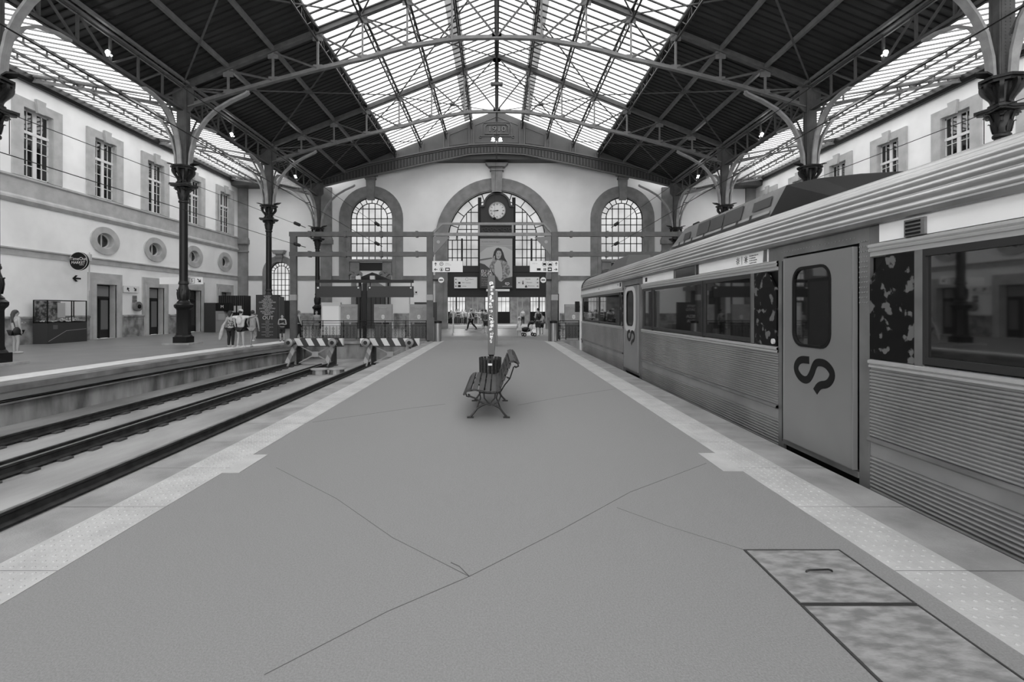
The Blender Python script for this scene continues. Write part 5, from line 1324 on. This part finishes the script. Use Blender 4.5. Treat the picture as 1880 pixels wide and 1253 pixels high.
# windows
def window(y0, y1, z0=1.22, z1=2.13, inner=.03):
    b = MB(tm); b.box(TX + .012, TX + .03, y0, y1, z0, z1); o = b.build('side_window', train_pane, tr)
    b = MB(lambda u, v, d: (TX + d - OX, u - OY, v - OZ)); w = .03
    b.ring([(y0 - .02, z0 - .03), (y1 + .02, z0 - .03), (y1 + .02, z1 + .03), (y0 - .02, z1 + .03)], [(y0 + w, z0 + w), (y1 - w, z0 + w), (y1 - w, z1 - w), (y0 + w, z1 - w)], -.012, .03)
    b.build('window_frame', mat('window_rubber', .02, .4), o); return o
window(14.6, 17.5); window(17.55, 20.85)
window(11.55, 12.2); window(8.72, 11.48); window(7.03, 8.64); window(.6, 4.20); window(-3.2, .5); window(-7.5, -3.3)
for y in (8.68, 11.52, 17.52, .55): 
    b = MB(tm); b.box(TX - .012, TX + .03, y - .03, y + .03, 1.17, 2.16); b.build('window_pillar', dark, tr)
for a_ in (4.2, 6.955):
    b = MB(tm); b.box(TX - .014, TX + .01, a_, a_ + .08, 1.17, 2.16); b.build('window_pillar', steel_d, tr)
# peeling black panels beside the doors (chamfered corner towards the door)
pm = lambda u, v, d: (TX + d - OX, u - OY, v - OZ)
for poly in ([(4.28, 1.18), (4.80, 1.18), (4.80, 1.93), (4.60, 2.15), (4.28, 2.15)], [(6.40, 1.18), (6.97, 1.18), (6.97, 2.15), (6.62, 2.15), (6.40, 1.90)], [(14.2, 1.18), (14.55, 1.18), (14.55, 2.15), (14.4, 2.15), (14.2, 1.9)]):
    b = MB(pm); b.prism(poly, -.008, .02); b.build('peeling_panel', peel, tr)
# vestibules: flat studded plate, door frame, step, door leaf
def doorway(y0, y1, l0, l1, studs):
    b = MB(pm)
    b._band([(y0, -.6), (y0, 2.47), (y1, 2.47), (y1, -.6)], [(l0 - .03, -.6), (l0 - .03, 2.31), (l1 + .06, 2.31), (l1 + .06, -.6)], -.006, .03); b.build('vestibule_plate', steel_d, tr)
    b = MB(pm); b.prism([(y0 - .02, -.3), (y1, -.3), (y1, .0), (y0, .0)], .05, .06); b.build('step_recess', black, tr)
    b = MB(pm); b.prism([(l0 - .03, -.02), (l1 + .06, -.02), (l1 + .06, .04), (l0 - .03, .04)], -.02, .1); b.build('door_sill', steel_d, tr)
    b = MB(pm); b.prism([(l1 + .005, .0), (l1 + .09, .0), (l1 + .09, 2.26), (l1 + .005, 2.26)], -.012, .03); b.build('door_gap', black, tr)
    if studs:
        b = MB(pm)
        for i in range(4):
            for j in range(13): b.lathe([(.008, -.012), (.008, -.005)], 4.93 - i * .032, 1.72 + j * .05, 6)
        for i in range(24): b.lathe([(.007, -.012), (.007, -.005)], 5.0 + i * .055, 2.37, 6)
        b.build('rivet', steel, tr)
    h = (l1 - l0); dl = empty('plug_door', tm(TX, l0, 0)); dl.parent = tr
    dm = lambda u, v, d: (d, u, v)
    N = 8
    def rr(cu, cv, hw, hh, r):
        out = []
        for qx, qz, a in ((1, 1, 0), (-1, 1, 90), (-1, -1, 180), (1, -1, 270)): out += arc(cu + qx * (hw - r), cv + qz * (hh - r), r, a, a + 90, 6)
        return out
    cu, cv, hw, hh = .555 * h, 1.685, .345, .465
    lp = rr(cu, cv, hw, hh, .17)
    b = MB(dm); cc = add_corner_rays(lp, cu, cv, 0, h, .05, 2.28); b.ring(inset(0, h, .05, 2.28, cu, cv, cc), cc, -.045, .0); b.build('leaf', doorm, dl)
    b = MB(dm); l2 = rr(cu, cv, hw - .03, hh - .03, .145); b.ring(lp, l2, -.053, -.0); b.build('rubber_seal', black, dl)
    b = MB(dm); b.prism(l2, -.034, -.02); b.build('door_window', train_pane, dl)
    b = MB(dm); b.prism([(0, .05), (.012, .05), (.012, 2.28), (0, 2.28)], -.05, -.045); b.prism([(h - .012, .05), (h, .05), (h, 2.28), (h - .012, 2.28)], -.05, -.045); b.build('edge_strip', steel, dl)
    return dl, h
d1, h1 = doorway(4.80, 6.36, 4.97, 6.18, True)
LG = chaikin([(5.67, 1.075), (5.83, 1.07), (5.915, 1.0), (5.915, .92), (5.82, .845), (5.70, .838), (5.625, .92), (5.575, 1.03), (5.52, 1.07), (5.39, 1.07), (5.285, 1.0), (5.275, .93), (5.35, .845), (5.49, .82), (5.56, .735)])
b = MB(lambda u, v, d: (d, u - 4.97, v)); b.fan(LG, .085, -.049, -.045); b.build('door_logo', black, d1)
d2, h2 = doorway(12.35, 14.15, 12.57, 13.90, False)
b = MB(lambda u, v, d: (d, (u - 4.97) * 1.05 - .02, v)); b.fan(LG, .085, -.049, -.045); b.build('door_logo', black, d2)
cu2 = .555 * h2; ov = [(cu2 + .36 * cos(2 * pi * k / 24), 1.685 + .48 * sin(2 * pi * k / 24)) for k in range(24)]
sqr = lambda c, w: (abs(c) ** .45) * (1 if c > 0 else -1) * w
b = MB(lambda u, v, d: (d, u, v)); b.ring([(cu2 + sqr(cos(2 * pi * (k + .5) / 24), .56), 1.66 + sqr(sin(2 * pi * (k + .5) / 24), .60)) for k in range(24)], [(cu2 + sqr(cos(2 * pi * (k + .5) / 24), .365), 1.685 + sqr(sin(2 * pi * (k + .5) / 24), .48)) for k in range(24)], -.047, -.045); b.build('pale_worn_patch', gm(.5), d2)
b = MB(pm); b.lathe([(0, -.03), (.035, -.03), (.035, -.0)], 6.46, 1.24, 16); b.build('door_button', offw, tr)
# louvre vent on the band, icons
b = MB(pm); b.prism([(4.16, 2.285), (4.37, 2.285), (4.37, 2.43), (4.16, 2.43)], -.03, 0); b.build('vent_frame', steel_d, tr)
b = MB(pm)
for k in range(4): b.prism([(4.20, 2.297 + k * .033), (4.35, 2.297 + k * .033), (4.35, 2.315 + k * .033), (4.20, 2.315 + k * .033)], -.036, -.03)
b.build('vent_slot', black, tr)
def ttext(s, size, y, z, m, flip=1, off=-.012, al='CENTER'):
    return text(s, size, 'lettering', m, lambda u, v, d: (TX + off - d - OX, y - u * flip - OY, z + v - OZ), tr, ext=.001, align=al)
b = MB(pm)
for k in range(8):
    a = pi * k / 4
    b.fan([(7.42 + .03 * cos(a), 2.37 + .03 * sin(a)), (7.42 + .055 * cos(a), 2.37 + .055 * sin(a))], .01, -.012, -.008)
    if k % 4 != 2 or 1: b.fan([(7.18, 2.37), (7.18 + .055 * cos(a), 2.37 + .055 * sin(a))], .009, -.012, -.008)
b.fan(disc(7.42, 2.37, .022, 10), .008, -.012, -.008, closed=True); b.fan([(7.30, 2.31), (7.30, 2.43)], .006, -.012, -.008); b.build('climate_symbol', gm(.1), tr)
for k, s_ in enumerate(('Esta unidade dispoe de', 'ar condicionado.', 'Por favor mantenha', 'as janelas fechadas')): ttext(s_, .026, 7.08, 2.41 - .033 * k, gm(.1), al='LEFT')
b = MB(pm); b.prism([(6.62, 2.29), (6.72, 2.29), (6.70, 2.45), (6.62, 2.45)], -.012, -.007); b.build('peeled_patch', steel_d, tr)
ttext('2263', .07, 15.9 + 1.6, 2.37, gm(.15)); ttext('UTE', .06, 14.75, 2.38, gm(.05)); ttext('SAÍDA DE EMERGÊNCIA', .075, 3.0, 1.90, gm(.03), flip=-1, off=.010)
b = MB(pm); b.prism([(11.9, 2.32), (12.05, 2.32), (12.05, 2.42), (11.9, 2.42)], -.012, -.008); b.prism([(14.4, 2.32), (14.55, 2.32), (14.55, 2.43), (14.4, 2.43)], -.012, -.008); b.build('door_sticker', black, tr)
# cab front
b = MB(tm); fp = [(3.60, -.5), (3.60, 2.5)] + base[1:] + [(2 * 5.05 - x, z) for x, z in base[::-1]][1:] + [(6.5, -.5)]
b.m = lambda u, v, d: (u - OX, d - OY, v - OZ); b.prism(fp, YF - .34, YF + .02); b.build('cab_front', offw, tr)
b = MB(lambda u, v, d: (u - OX, d - OY, v - OZ)); b.prism([(3.8, 1.3), (6.3, 1.3), (6.2, 2.3), (3.9, 2.3)], YF + .02, YF + .03); b.build('windscreen', darkglass, tr)
b = MB(lambda u, v, d: (u - OX, d - OY, v - OZ)); b._band([(x, z) for x, z in base], [(x - .02, z + .045) for x, z in base], YF - .42, YF - .30); b.build('roof_end_trim', black, tr)
b = MB(tm); b.box(TX - .07, TX, YF - .1, YF + .02, -.5, 2.0); b.build('front_edge', white, tr)
b = MB(tm); b.box(TX - .26, TX - .1, YF - .15, YF + .05, 1.55, 2.0); b.box(TX - .12, TX, YF - .08, YF - .04, 1.75, 1.8); b.build('side_mirror', black, tr)
# wheels and bogies
for y in (18.5, 15.9, 9, 3.5, -3):
    for dx in (.6, 2.3):
        b = MB(tm); b.m = lambda u, v, d, dx=dx: (dx + d, u + y - OY, v + .42); b.lathe([(.0, -.06), (.42, -.06), (.42, .06), (0, .06)], 0, 0, 20); b.build('wheel', dark, tr)
# buffers / coupling parts seen under the nose
b = MB(lambda u, v, d: (u - OX, d - OY, v - OZ)); b.lathe([(.08, YF), (.08, YF + .45), (.2, YF + .46), (.2, YF + .52), (0, YF + .53)], 3.95, .15, 16); b.build('buffer', offw, tr, smooth=True)
# roof equipment
t = empty('roof_unit', tm(5.1, 9.0, 3.1)); t.parent = tr; ux, uy = 5.1, 9.0
um = lambda x, y, z: (x - ux, y - uy, z - 3.1)
b = MB(um)
xs = 4.06; N1, N0 = 7.02, 7.35     # near end: bottom closer, top set back
def sec(y, zt, x0, x1, xt0, xt1): return [(x0, y, 3.0), (xt0, y, zt), (xt0 + .5, y, zt + .09), ((xt0 + xt1) / 2, y, zt + .13), (xt1 - .5, y, zt + .09), (xt1, y, zt), (x1, y, 3.0)]
A = [(4.03, 7.38, 3.0), (4.14, 7.12, 3.43), (4.6, 7.12, 3.53), (5.2, 7.12, 3.595), (5.8, 7.12, 3.63), (6.2, 7.12, 3.57), (6.35, 7.38, 3.0)]
B = [(4.03, 11.75, 3.0), (4.14, 10.95, 3.43), (4.6, 10.95, 3.53), (5.2, 10.95, 3.595), (5.8, 10.95, 3.63), (6.2, 10.95, 3.57), (6.35, 11.75, 3.0)]
b.add(A + B, [(i, i + 1, i + 8, i + 7) for i in range(6)] + [(6, 0, 7, 13)]); b.build('casing', steel_d, t)
EF = mat('end_face', .025, .5, spec=.3, var=.2, scale=1)
b = MB(um); b.add([(x, y - .004, z) for x, y, z in A], [tuple(range(7))]); b.build('end_face', EF, t)
b = MB(um); b.add([(x, y + .004, z) for x, y, z in B], [tuple(range(7))]); b.build('end_face', EF, t)
def sidequad(b, y0, y1, f0, f1, off=.012):
    P = lambda y, f: (4.03 + .11 * f - off, y, 3.0 + .43 * f + off * .25)
    b.add([P(y0, f0), P(y1, f0), P(y1, f1), P(y0, f1)], [(0, 1, 2, 3)])
for q in ((7.42, 7.95, .45, .80), (8.3, 8.95, .32, .9), (8.99, 9.55, .32, .9), (9.59, 10.15, .32, .9), (10.5, 10.85, .35, .7)):
    b = MB(um); sidequad(b, *q); b.build('grille', mat('grille', .03, .5), t, recalc=False)
b = MB(um); sidequad(b, 7.4, 11.4, .19, .29, .01); b.build('pale_strip', mid, t, recalc=False)
for y in (7.9, 8.35, 8.9, 9.7, 10.3, 10.7, 11.0):
    b = MB(um); sidequad(b, y, y + .08, .15, .34, .016); b.build('bracket', dark, t, recalc=False)
b = MB(um); sidequad(b, 7.35, 11.5, .11, .18, .02); b.build('lower_rail', dark, t, recalc=False)
t = empty('horn_housing', tm(4.6, 18, 3.1)); t.parent = tr
b = MB(); b.add([(-.4, -1.6, -.1), (.6, -1.6, -.1), (.6, 1.4, -.1), (-.4, 1.4, -.1), (-.2, -1.4, .38), (.5, -1.4, .38), (.5, .3, .38), (-.2, .3, .38)], [(0, 1, 2, 3), (7, 6, 5, 4), (0, 4, 5, 1), (1, 5, 6, 2), (2, 6, 7, 3), (3, 7, 4, 0)]); b.box(-.4, .2, 1.2, 1.9, -.1, .12); b.build('casing', gm(.07), t)

# ------------------------------------------------------------------ people
def skinned(name, verts, edges, rad, m, parent=None, sub=2, extra=None):
    me = bpy.data.meshes.new(name); me.from_pydata(verts, edges, [])
    o = bpy.data.objects.new(name, me); COL.objects.link(o)
    o.modifiers.new('skin', 'SKIN'); o.modifiers[0].use_smooth_shade = True
    for i, r in enumerate(rad):
        v = me.skin_vertices[0].data[i]; v.radius = r if isinstance(r, tuple) else (r, r)
        v.use_root = (i == 0)
    o.modifiers.new('sub', 'SUBSURF').levels = sub; o.modifiers['sub'].render_levels = sub
    bpy.context.view_layer.update()
    dg = bpy.context.evaluated_depsgraph_get(); e = o.evaluated_get(dg)
    m2 = bpy.data.meshes.new_from_object(e); bpy.data.objects.remove(o); bpy.data.meshes.remove(me)
    m2.name = name; m2.materials.clear(); m2.materials.append(m)
    if extra:
        b = bmesh.new(); b.from_mesh(m2)
        if extra.v:
            vs = [b.verts.new(v) for v in extra.v]
            for f, k in zip(extra.f, extra.fi):
                try: fc = b.faces.new([vs[i] for i in f]); fc.material_index = k; fc.smooth = True
                except ValueError: pass
        b.to_mesh(m2); b.free(); m2.materials.append(black)
    o = bpy.data.objects.new(name, m2); COL.objects.link(o)
    if parent: o.parent = parent
    return o
POSES = {
 'stand': dict(el=[(-.135, -.02, .62), (.135, -.02, .62)], wr=[(-.13, .04, .48), (.13, .04, .48)], kn=[(-.055, .02, .28), (.055, .02, .28)], an=[(-.06, 0, .045), (.06, 0, .045)]),
 'walk': dict(el=[(-.13, -.09, .64), (.13, .05, .64)], wr=[(-.12, -.05, .50), (.12, .16, .54)], kn=[(-.05, .12, .29), (.05, -.06, .29)], an=[(-.05, .17, .05), (.05, -.26, .08)]),
 'stroll': dict(el=[(-.13, -.05, .63), (.13, .02, .63)], wr=[(-.13, .0, .49), (.13, .08, .50)], kn=[(-.055, .06, .28), (.055, 0, .28)], an=[(-.06, .08, .045), (.06, -.10, .06)]),
 'phone': dict(el=[(-.13, .0, .63), (.13, .0, .63)], wr=[(-.06, .13, .68), (.13, .04, .49)], kn=[(-.055, .01, .28), (.055, .02, .28)], an=[(-.06, 0, .045), (.065, 0, .045)]),
 'push': dict(el=[(-.14, .03, .64), (.14, .03, .64)], wr=[(-.12, .19, .60), (.12, .19, .60)], kn=[(-.05, .06, .28), (.055, -.03, .28)], an=[(-.05, .08, .045), (.06, -.12, .05)]),
 'hug': dict(el=[(-.22, .0, .80), (.22, .02, .80)], wr=[(-.33, .05, .81), (.33, .05, .83)], kn=[(-.06, .01, .28), (.06, .01, .28)], an=[(-.085, 0, .045), (.075, 0, .045)]),
 'kick': dict(el=[(-.14, -.0, .66), (.15, -.03, .64)], wr=[(-.12, .05, .54), (.16, 0, .50)], kn=[(-.04, .02, .28), (.06, .05, .30)], an=[(-.05, 0, .045), (.09, -.22, .20)]),
}
POSES['cross'] = dict(POSES['stand'], wr=[(.02, .12, .64), (-.02, .11, .66)])
POSES['point'] = dict(POSES['stand'], el=[(-.18, .02, .74), (.13, -.02, .62)], wr=[(-.14, .08, .88), (.13, .04, .48)])
def person(label, x, y, face, H, pose='stand', top=.3, bottom=.05, legs='long', sleeve='short', hair=.015, hairlen=0, hat=None, bag=None, skn=None, shoe=.4, wide=1.0, lean=0, group=None, skirt=None, topm=None):
    """face: heading in degrees, 0 looks away from the camera (+y), 180 towards it"""
    p = POSES[pose]; sk_ = skn or skin
    root = empty('person', (x, y, 0), radians(-face)); tag(root, label, 'person', group)
    s = H
    def q(v): return (v[0] * s, v[1] * s + lean * max(0, v[2] - .5) * s, v[2] * s)
    V = [(0, 0, .53), (0, 0, .60), (0, .005, .69), (0, 0, .79), (0, .0, .845), (0, .012, .885), (0, .012, .93), (0, .005, .975)]
    Rd = [(.080 * wide, .060), (.068 * wide, .052), (.078 * wide, .056), (.075 * wide, .050), (.028, .028), (.040, .046), (.046, .056), (.034, .042)]
    E = [(0, 1), (1, 2), (2, 3), (3, 4), (4, 5), (5, 6), (6, 7)]
    hand_pts = []
    for k, sx in ((0, -1), (1, 1)):
        n = len(V); sh = (sx * .10 * wide, 0, .80); e, w = p['el'][k], p['wr'][k]
        e = (e[0] * (wide if pose != 'hug' else 1), e[1], e[2])
        V += [sh, e, w]; Rd += [.034, .024, .017]; E += [(3, n), (n, n + 1), (n + 1, n + 2)]
        d = Vector(w) - Vector(e); d.normalize(); V.append(tuple(Vector(w) + d * .035)); Rd.append((.020, .012)); E.append((n + 2, n + 3)); hand_pts.append((Vector(w) + d * .045, d, sx))
        n = len(V); hp = (sx * .048 * wide, 0, .49); kn, an = p['kn'][k], p['an'][k]
        mt = tuple((Vector(hp) + Vector(kn)) / 2); cf = tuple((Vector(kn) * .7 + Vector(an) * .3) + Vector((0, -.006, 0)))
        V += [hp, mt, kn, cf, an, (an[0] + sx * .012, an[1] + .085, an[2] - .022)]; Rd += [.052, .046, .031, .032, .019, (.024, .014)]
        E += [(0, n), (n, n + 1), (n + 1, n + 2), (n + 2, n + 3), (n + 3, n + 4), (n + 4, n + 5)]
    ex = MB()
    for hp, d, sx in hand_pts:
        a = d.cross(Vector((0, 1, 0))); a = a.normalized() if a.length > .1 else Vector((1, 0, 0)); c = a.cross(d)
        for j, (off, ln) in enumerate(((-.013, .036), (-.005, .042), (.004, .039), (.012, .030))):
            p0 = hp + a * off; p1 = p0 + d * ln * .55 + c * .002; p2 = p0 + d * ln + c * .008
            ex.tube([q(tuple(p0)), q(tuple(p1)), q(tuple(p2))], [.0046 * s, .0042 * s, .003 * s], 5)
        p0 = hp - d * .015 + a * -.018 * 1; ex.tube([q(tuple(p0)), q(tuple(p0 + d * .015 - a * .012)), q(tuple(p0 + d * .032 - a * .014))], [.0055 * s, .005 * s, .0035 * s], 5)
    ex.ball(q((0, .068, .915)), .006 * s, .010 * s, .010 * s, 6, 4)
    for sx in (-1, 1): ex.ball(q((sx * .047, .008, .915)), .006 * s, .010 * s, .015 * s, 6, 4)
    ex.cur = 1
    for sx in (-1, 1): ex.ball(q((sx * .017, .062, .928)), .005 * s, .003 * s, .003 * s, 6, 4)
    ex.ball(q((0, .063, .892)), .012 * s, .003 * s, .002 * s, 6, 4)
    body = skinned('body', [q(v) for v in V], E, [(r[0] * s, r[1] * s) if isinstance(r, tuple) else r * s for r in Rd], sk_, root, extra=ex)
    g = 1.16
    def garment(name, idx, m, grow=g, plus=.006):
        mp_ = {i: k for k, i in enumerate(idx)}
        Vv = [q(V[i]) for i in idx]; Ee = [(mp_[a], mp_[b_]) for a, b_ in E if a in mp_ and b_ in mp_]
        Rr = [((Rd[i][0] * grow + plus) * s, (Rd[i][1] * grow + plus) * s) if isinstance(Rd[i], tuple) else (Rd[i] * grow + plus) * s for i in idx]
        return skinned(name, Vv, Ee, Rr, m, root)
    # indices: arms at 8..11 / 18..21, legs at 12..17 / 22..27
    if top is not None:
        idx = [0, 1, 2, 3]
        if sleeve == 'short': idx += [8, 18]
        if sleeve == 'half': idx += [8, 9, 18, 19]
        if sleeve == 'long': idx += [8, 9, 10, 18, 19, 20]
        garment('shirt', idx, topm or cloth(top))
    if bottom is not None:
        L = {'long': [12, 13, 14, 15, 16, 22, 23, 24, 25, 26], 'shorts': [12, 13, 22, 23], 'knee': [12, 13, 14, 22, 23, 24]}[legs]
        garment('trousers' if legs == 'long' else 'shorts', [0] + L, cloth(bottom), 1.2, .006)
    if skirt is not None:
        b = MB(); b.lathe([(.075 * s, .60 * s), (.10 * s, .53 * s), (.12 * s, .45 * s), (.15 * s, .32 * s)], 0, 0, 18, cap=False); b.build('skirt', cloth(skirt), root, smooth=True)
    b = MB()
    for kk in ('an',):
        for (ax, ay, azz) in p['an']:
            b.ball((ax * s, (ay + .04) * s, max(azz - .02, .022) * s), .030 * s, .075 * s, .024 * s, 10, 6)
    for half, nm in ((0, 0),): b.build('shoe_pair', gm(shoe), root, smooth=True)
    # hair
    if hair is not None:
        b = MB(); lz_ = lean * .42
        b.ball((0, (-.010 + lz_) * s, .942 * s), .053 * s, .062 * s, .054 * s, 14, 8)
        if hairlen: b.tube([(0, (-.03 + lz_) * s, .94 * s), (0, (-.055 + lz_) * s, .88 * s), (0, (-.062 + lz_) * s, (.86 - hairlen) * s)], [.045 * s, .042 * s, .02 * s], 10)
        b.build('hair', gm(hair, .5), root, smooth=True)
    if hat:
        b = MB(); lz_ = lean * .42; hy = (.0 + lz_) * s
        b.lathe([(.058 * s, .945 * s), (.060 * s, .975 * s), (.045 * s, 1.005 * s), (0, 1.012 * s)], 0, hy, 16)
        if hat[0] == 'brim': b.lathe([(.055 * s, .948 * s), (.115 * s, .935 * s), (.115 * s, .942 * s), (.055 * s, .956 * s)], 0, hy, 18)
        else: b.add([(-.04 * s, hy + .05 * s, .955 * s), (.04 * s, hy + .05 * s, .955 * s), (.035 * s, hy + .11 * s, .945 * s), (-.035 * s, hy + .11 * s, .945 * s)], [(0, 1, 2, 3)])
        b.build('hat', gm(hat[1]), root, smooth=True)
    if bag:
        kind, gg = bag; b = MB()
        if kind == 'back':
            b.ball((0, -.10 * s, .70 * s), .075 * s, .05 * s, .105 * s, 12, 8)
            b.tube([(-.05 * s, -.06 * s, .80 * s), (-.055 * s, .0, .825 * s), (-.06 * s, .06 * s, .76 * s)], .01 * s, 6); b.tube([(.05 * s, -.06 * s, .80 * s), (.055 * s, 0, .825 * s), (.06 * s, .06 * s, .76 * s)], .01 * s, 6)
        else:
            b.ball((.13 * s, -.04 * s, .52 * s), .035 * s, .075 * s, .085 * s, 12, 8); b.tube([(.13 * s, -.07 * s, .58 * s), (.0, -.06 * s, .80 * s), (-.07 * s, .0, .82 * s)], .008 * s, 6)
        o = b.build('backpack' if kind == 'back' else 'shoulder_bag', gm(gg), root, smooth=True)
    return root
leop = mat('spotted_cloth', .06, .8, scale=14, g2=.35, lo=.45, hi=.5)
person('person in a spotted sleeveless top and black trousers, hugged by a friend in white', -11.72, 21.95, 5, 1.62, 'stand', top=.2, bottom=.012, sleeve='none', topm=leop, shoe=.5, hairlen=.04)
person('person in a white shirt, black shorts and a pale cap, arms around both friends', -11.25, 21.9, 0, 1.66, 'hug', top=.6, bottom=.015, legs='shorts', sleeve='half', hair=.02, hat=('cap', .5), shoe=.7, wide=1.12, bag=('back', .5))
p_ = person('person in a strapped top and light shorts, one foot kicked back', -10.82, 22.1, -5, 1.64, 'kick', top=.28, bottom=.26, legs='shorts', sleeve='none', hair=.02, shoe=.6, skn=skin_d)
b = MB(); b.tube([(.14, .05, .36), (.05, 0, .15), (-.03, 0, -.2), (-.10, 0, -.45)], [.03, .06, .085, .05], 10); tag(b.build('carried_jacket', cloth(.42), loc=(-12.05, 21.85, .78), smooth=True), 'long pale jacket hanging from the arm of the person in the spotted top', 'jacket')
person('person with long hair and a big black bag, by the column at the picture edge', -18.1, 18.75, 20, 1.66, 'phone', top=.45, bottom=.012, legs='shorts', hair=.05, hairlen=.16, bag=('side', .008), shoe=.5, wide=1.1)
person('person in a dark shirt and shorts with folded arms, next to the tall text board', -11.15, 25.9, 165, 1.42, 'cross', top=.02, bottom=.015, legs='knee', hair=.015, shoe=.05)
person('fair-haired person in dark clothes walking beside the gantry foot', -11.05, 27.8, 60, 1.62, 'stroll', top=.03, bottom=.02, hair=.2, hairlen=.06, shoe=.1)
person('person in a pale shirt looking over the railing beside the white display case', -10.35, 28.6, 150, 1.62, 'cross', top=.3, bottom=.2, hair=.012, sleeve='long')
person('person in a patterned shirt behind the departure sign post', -7.0, 31.5, 180, 1.7, 'stand', top=.3, bottom=.02, hair=.01, topm=leop)
# people at the platform head and in the vestibule
person('striding person with a black backpack and pale cap, before the dark lintel', -2.05, 39.8, -80, 1.74, 'walk', top=.12, bottom=.01, hair=.1, hat=('cap', .5), bag=('back', .008), shoe=.02)
person('person in white trousers walking between the crowd and the sticker board', -1.2, 42.2, 60, 1.68, 'stroll', top=.10, bottom=.62, hair=.02, shoe=.5)
person('person with a dark jacket and shorts, half hidden behind the sticker board', -.78, 35.2, 20, 1.68, 'stand', top=.08, bottom=.03, legs='knee', sleeve='long', hair=.02)
person('child in a pale sun hat and light dress beside the stroller', 1.36, 30.2, -30, 1.22, 'stroll', top=.62, bottom=.5, legs='shorts', hair=.05, hat=('brim', .6), skirt=.5, shoe=.6)
person('person in a black top with a white backpack strap and dark shorts, pushing the stroller', 2.62, 31.5, -25, 1.78, 'cross', top=.05, bottom=.05, legs='knee', hair=.015, bag=('back', .01), shoe=.6)
person('smaller person in a pale shirt standing behind the one with the stroller', 3.0, 33.3, -20, 1.5, 'stand', top=.42, bottom=.02, legs='knee', hair=.02, shoe=.5)
person('person in a grey shirt and black trousers leaning at the vestibule pillar', 2.85, 54.5, 180, 1.72, 'phone', top=.26, bottom=.01, hair=.02)
person('person in dark clothes near the bright vestibule doors on the train side', 5.2, 50.5, 30, 1.75, 'point', top=.03, bottom=.015, hair=.01)
crowd = [(-5.0, 54.6, 200, 1.62, .10, .02, 'stand', 'in a grey top next to the thin pale post'), (-4.55, 55.6, 150, 1.70, .25, .05, 'phone', 'holding up a phone near the thin pale post'), (-4.2, 54.2, 170, 1.76, .05, .1, 'cross', 'tall, in a dark top with folded arms'),
         (-3.8, 55.0, 190, 1.66, .40, .16, 'stand', 'in a pale top and grey trousers'), (-3.4, 54.0, 160, 1.68, .30, .02, 'point', 'raising an arm, in a light shirt and black trousers'), (-3.0, 54.8, 180, 1.6, .5, .3, 'stand', 'small, in a nearly white shirt'),
         (-2.3, 55.0, 200, 1.70, .12, .06, 'phone', 'holding a phone behind the striding person'), (-1.9, 54.2, 150, 1.66, .2, .3, 'stand', 'in pale trousers behind the striding person'), (-1.5, 55.2, 180, 1.72, .06, .02, 'cross', 'all in dark clothes close to the middle door'), (-.9, 54.0, 210, 1.65, .3, .05, 'stand', 'in a grey shirt partly behind the sticker board')]
for (x, y, a, h, tp, bo, po, lb) in crowd:
    person('person in the vestibule crowd ' + lb, x, y, a, h, po, top=tp, bottom=bo, hair=R.choice([.01, .03, .08]), hairlen=R.choice([0, .06]), group='people waiting in the vestibule')
# stroller
t = empty('stroller', (1.95, 30.9, 0), radians(15)); tag(t, 'dark folding stroller with small wheels between the child and the adult', 'stroller')
for x in (-.3, .35):
    for y in (-.22, .22):
        b = MB(lambda u, v, d, x=x, y=y: (x + u, y + d, .11 + v)); b.lathe([(.0, -.02), (.11, -.02), (.11, .02), (0, .02)], 0, 0, 16); w_ = b.build('wheel', black, t); 
        b = MB(lambda u, v, d, x=x, y=y: (x + u, y + d, .11 + v)); b.lathe([(.0, -.025), (.05, -.025), (.05, .025), (0, .025)], 0, 0, 10); b.build('hub', offw, w_)
for y in (-.22, .22):
    b = MB(); b.tube([(-.3, y, .11), (.1, y, .6), (.55, y, 1.02)], .014, 6); b.tube([(.35, y, .11), (-.05, y, .55)], .014, 6); b.build('frame', grey, t)
b = MB(); b.tube([(.55, -.22, 1.02), (.6, 0, 1.04), (.55, .22, 1.02)], .018, 6); b.build('handle', black, t)
b = MB(); b.ball((-.12, 0, .42), .34, .21, .16, 14, 8); b.ball((.1, 0, .62), .13, .2, .25, 12, 8); b.build('seat', black, t, smooth=True)
b = MB(); b.ball((.25, 0, .85), .2, .22, .12, 12, 8); b.build('canopy', dark, t, smooth=True)
b = MB(); b.ball((.12, -.15, .55), .13, .1, .2, 12, 8); b.build('draped_cloth', offw, t, smooth=True)
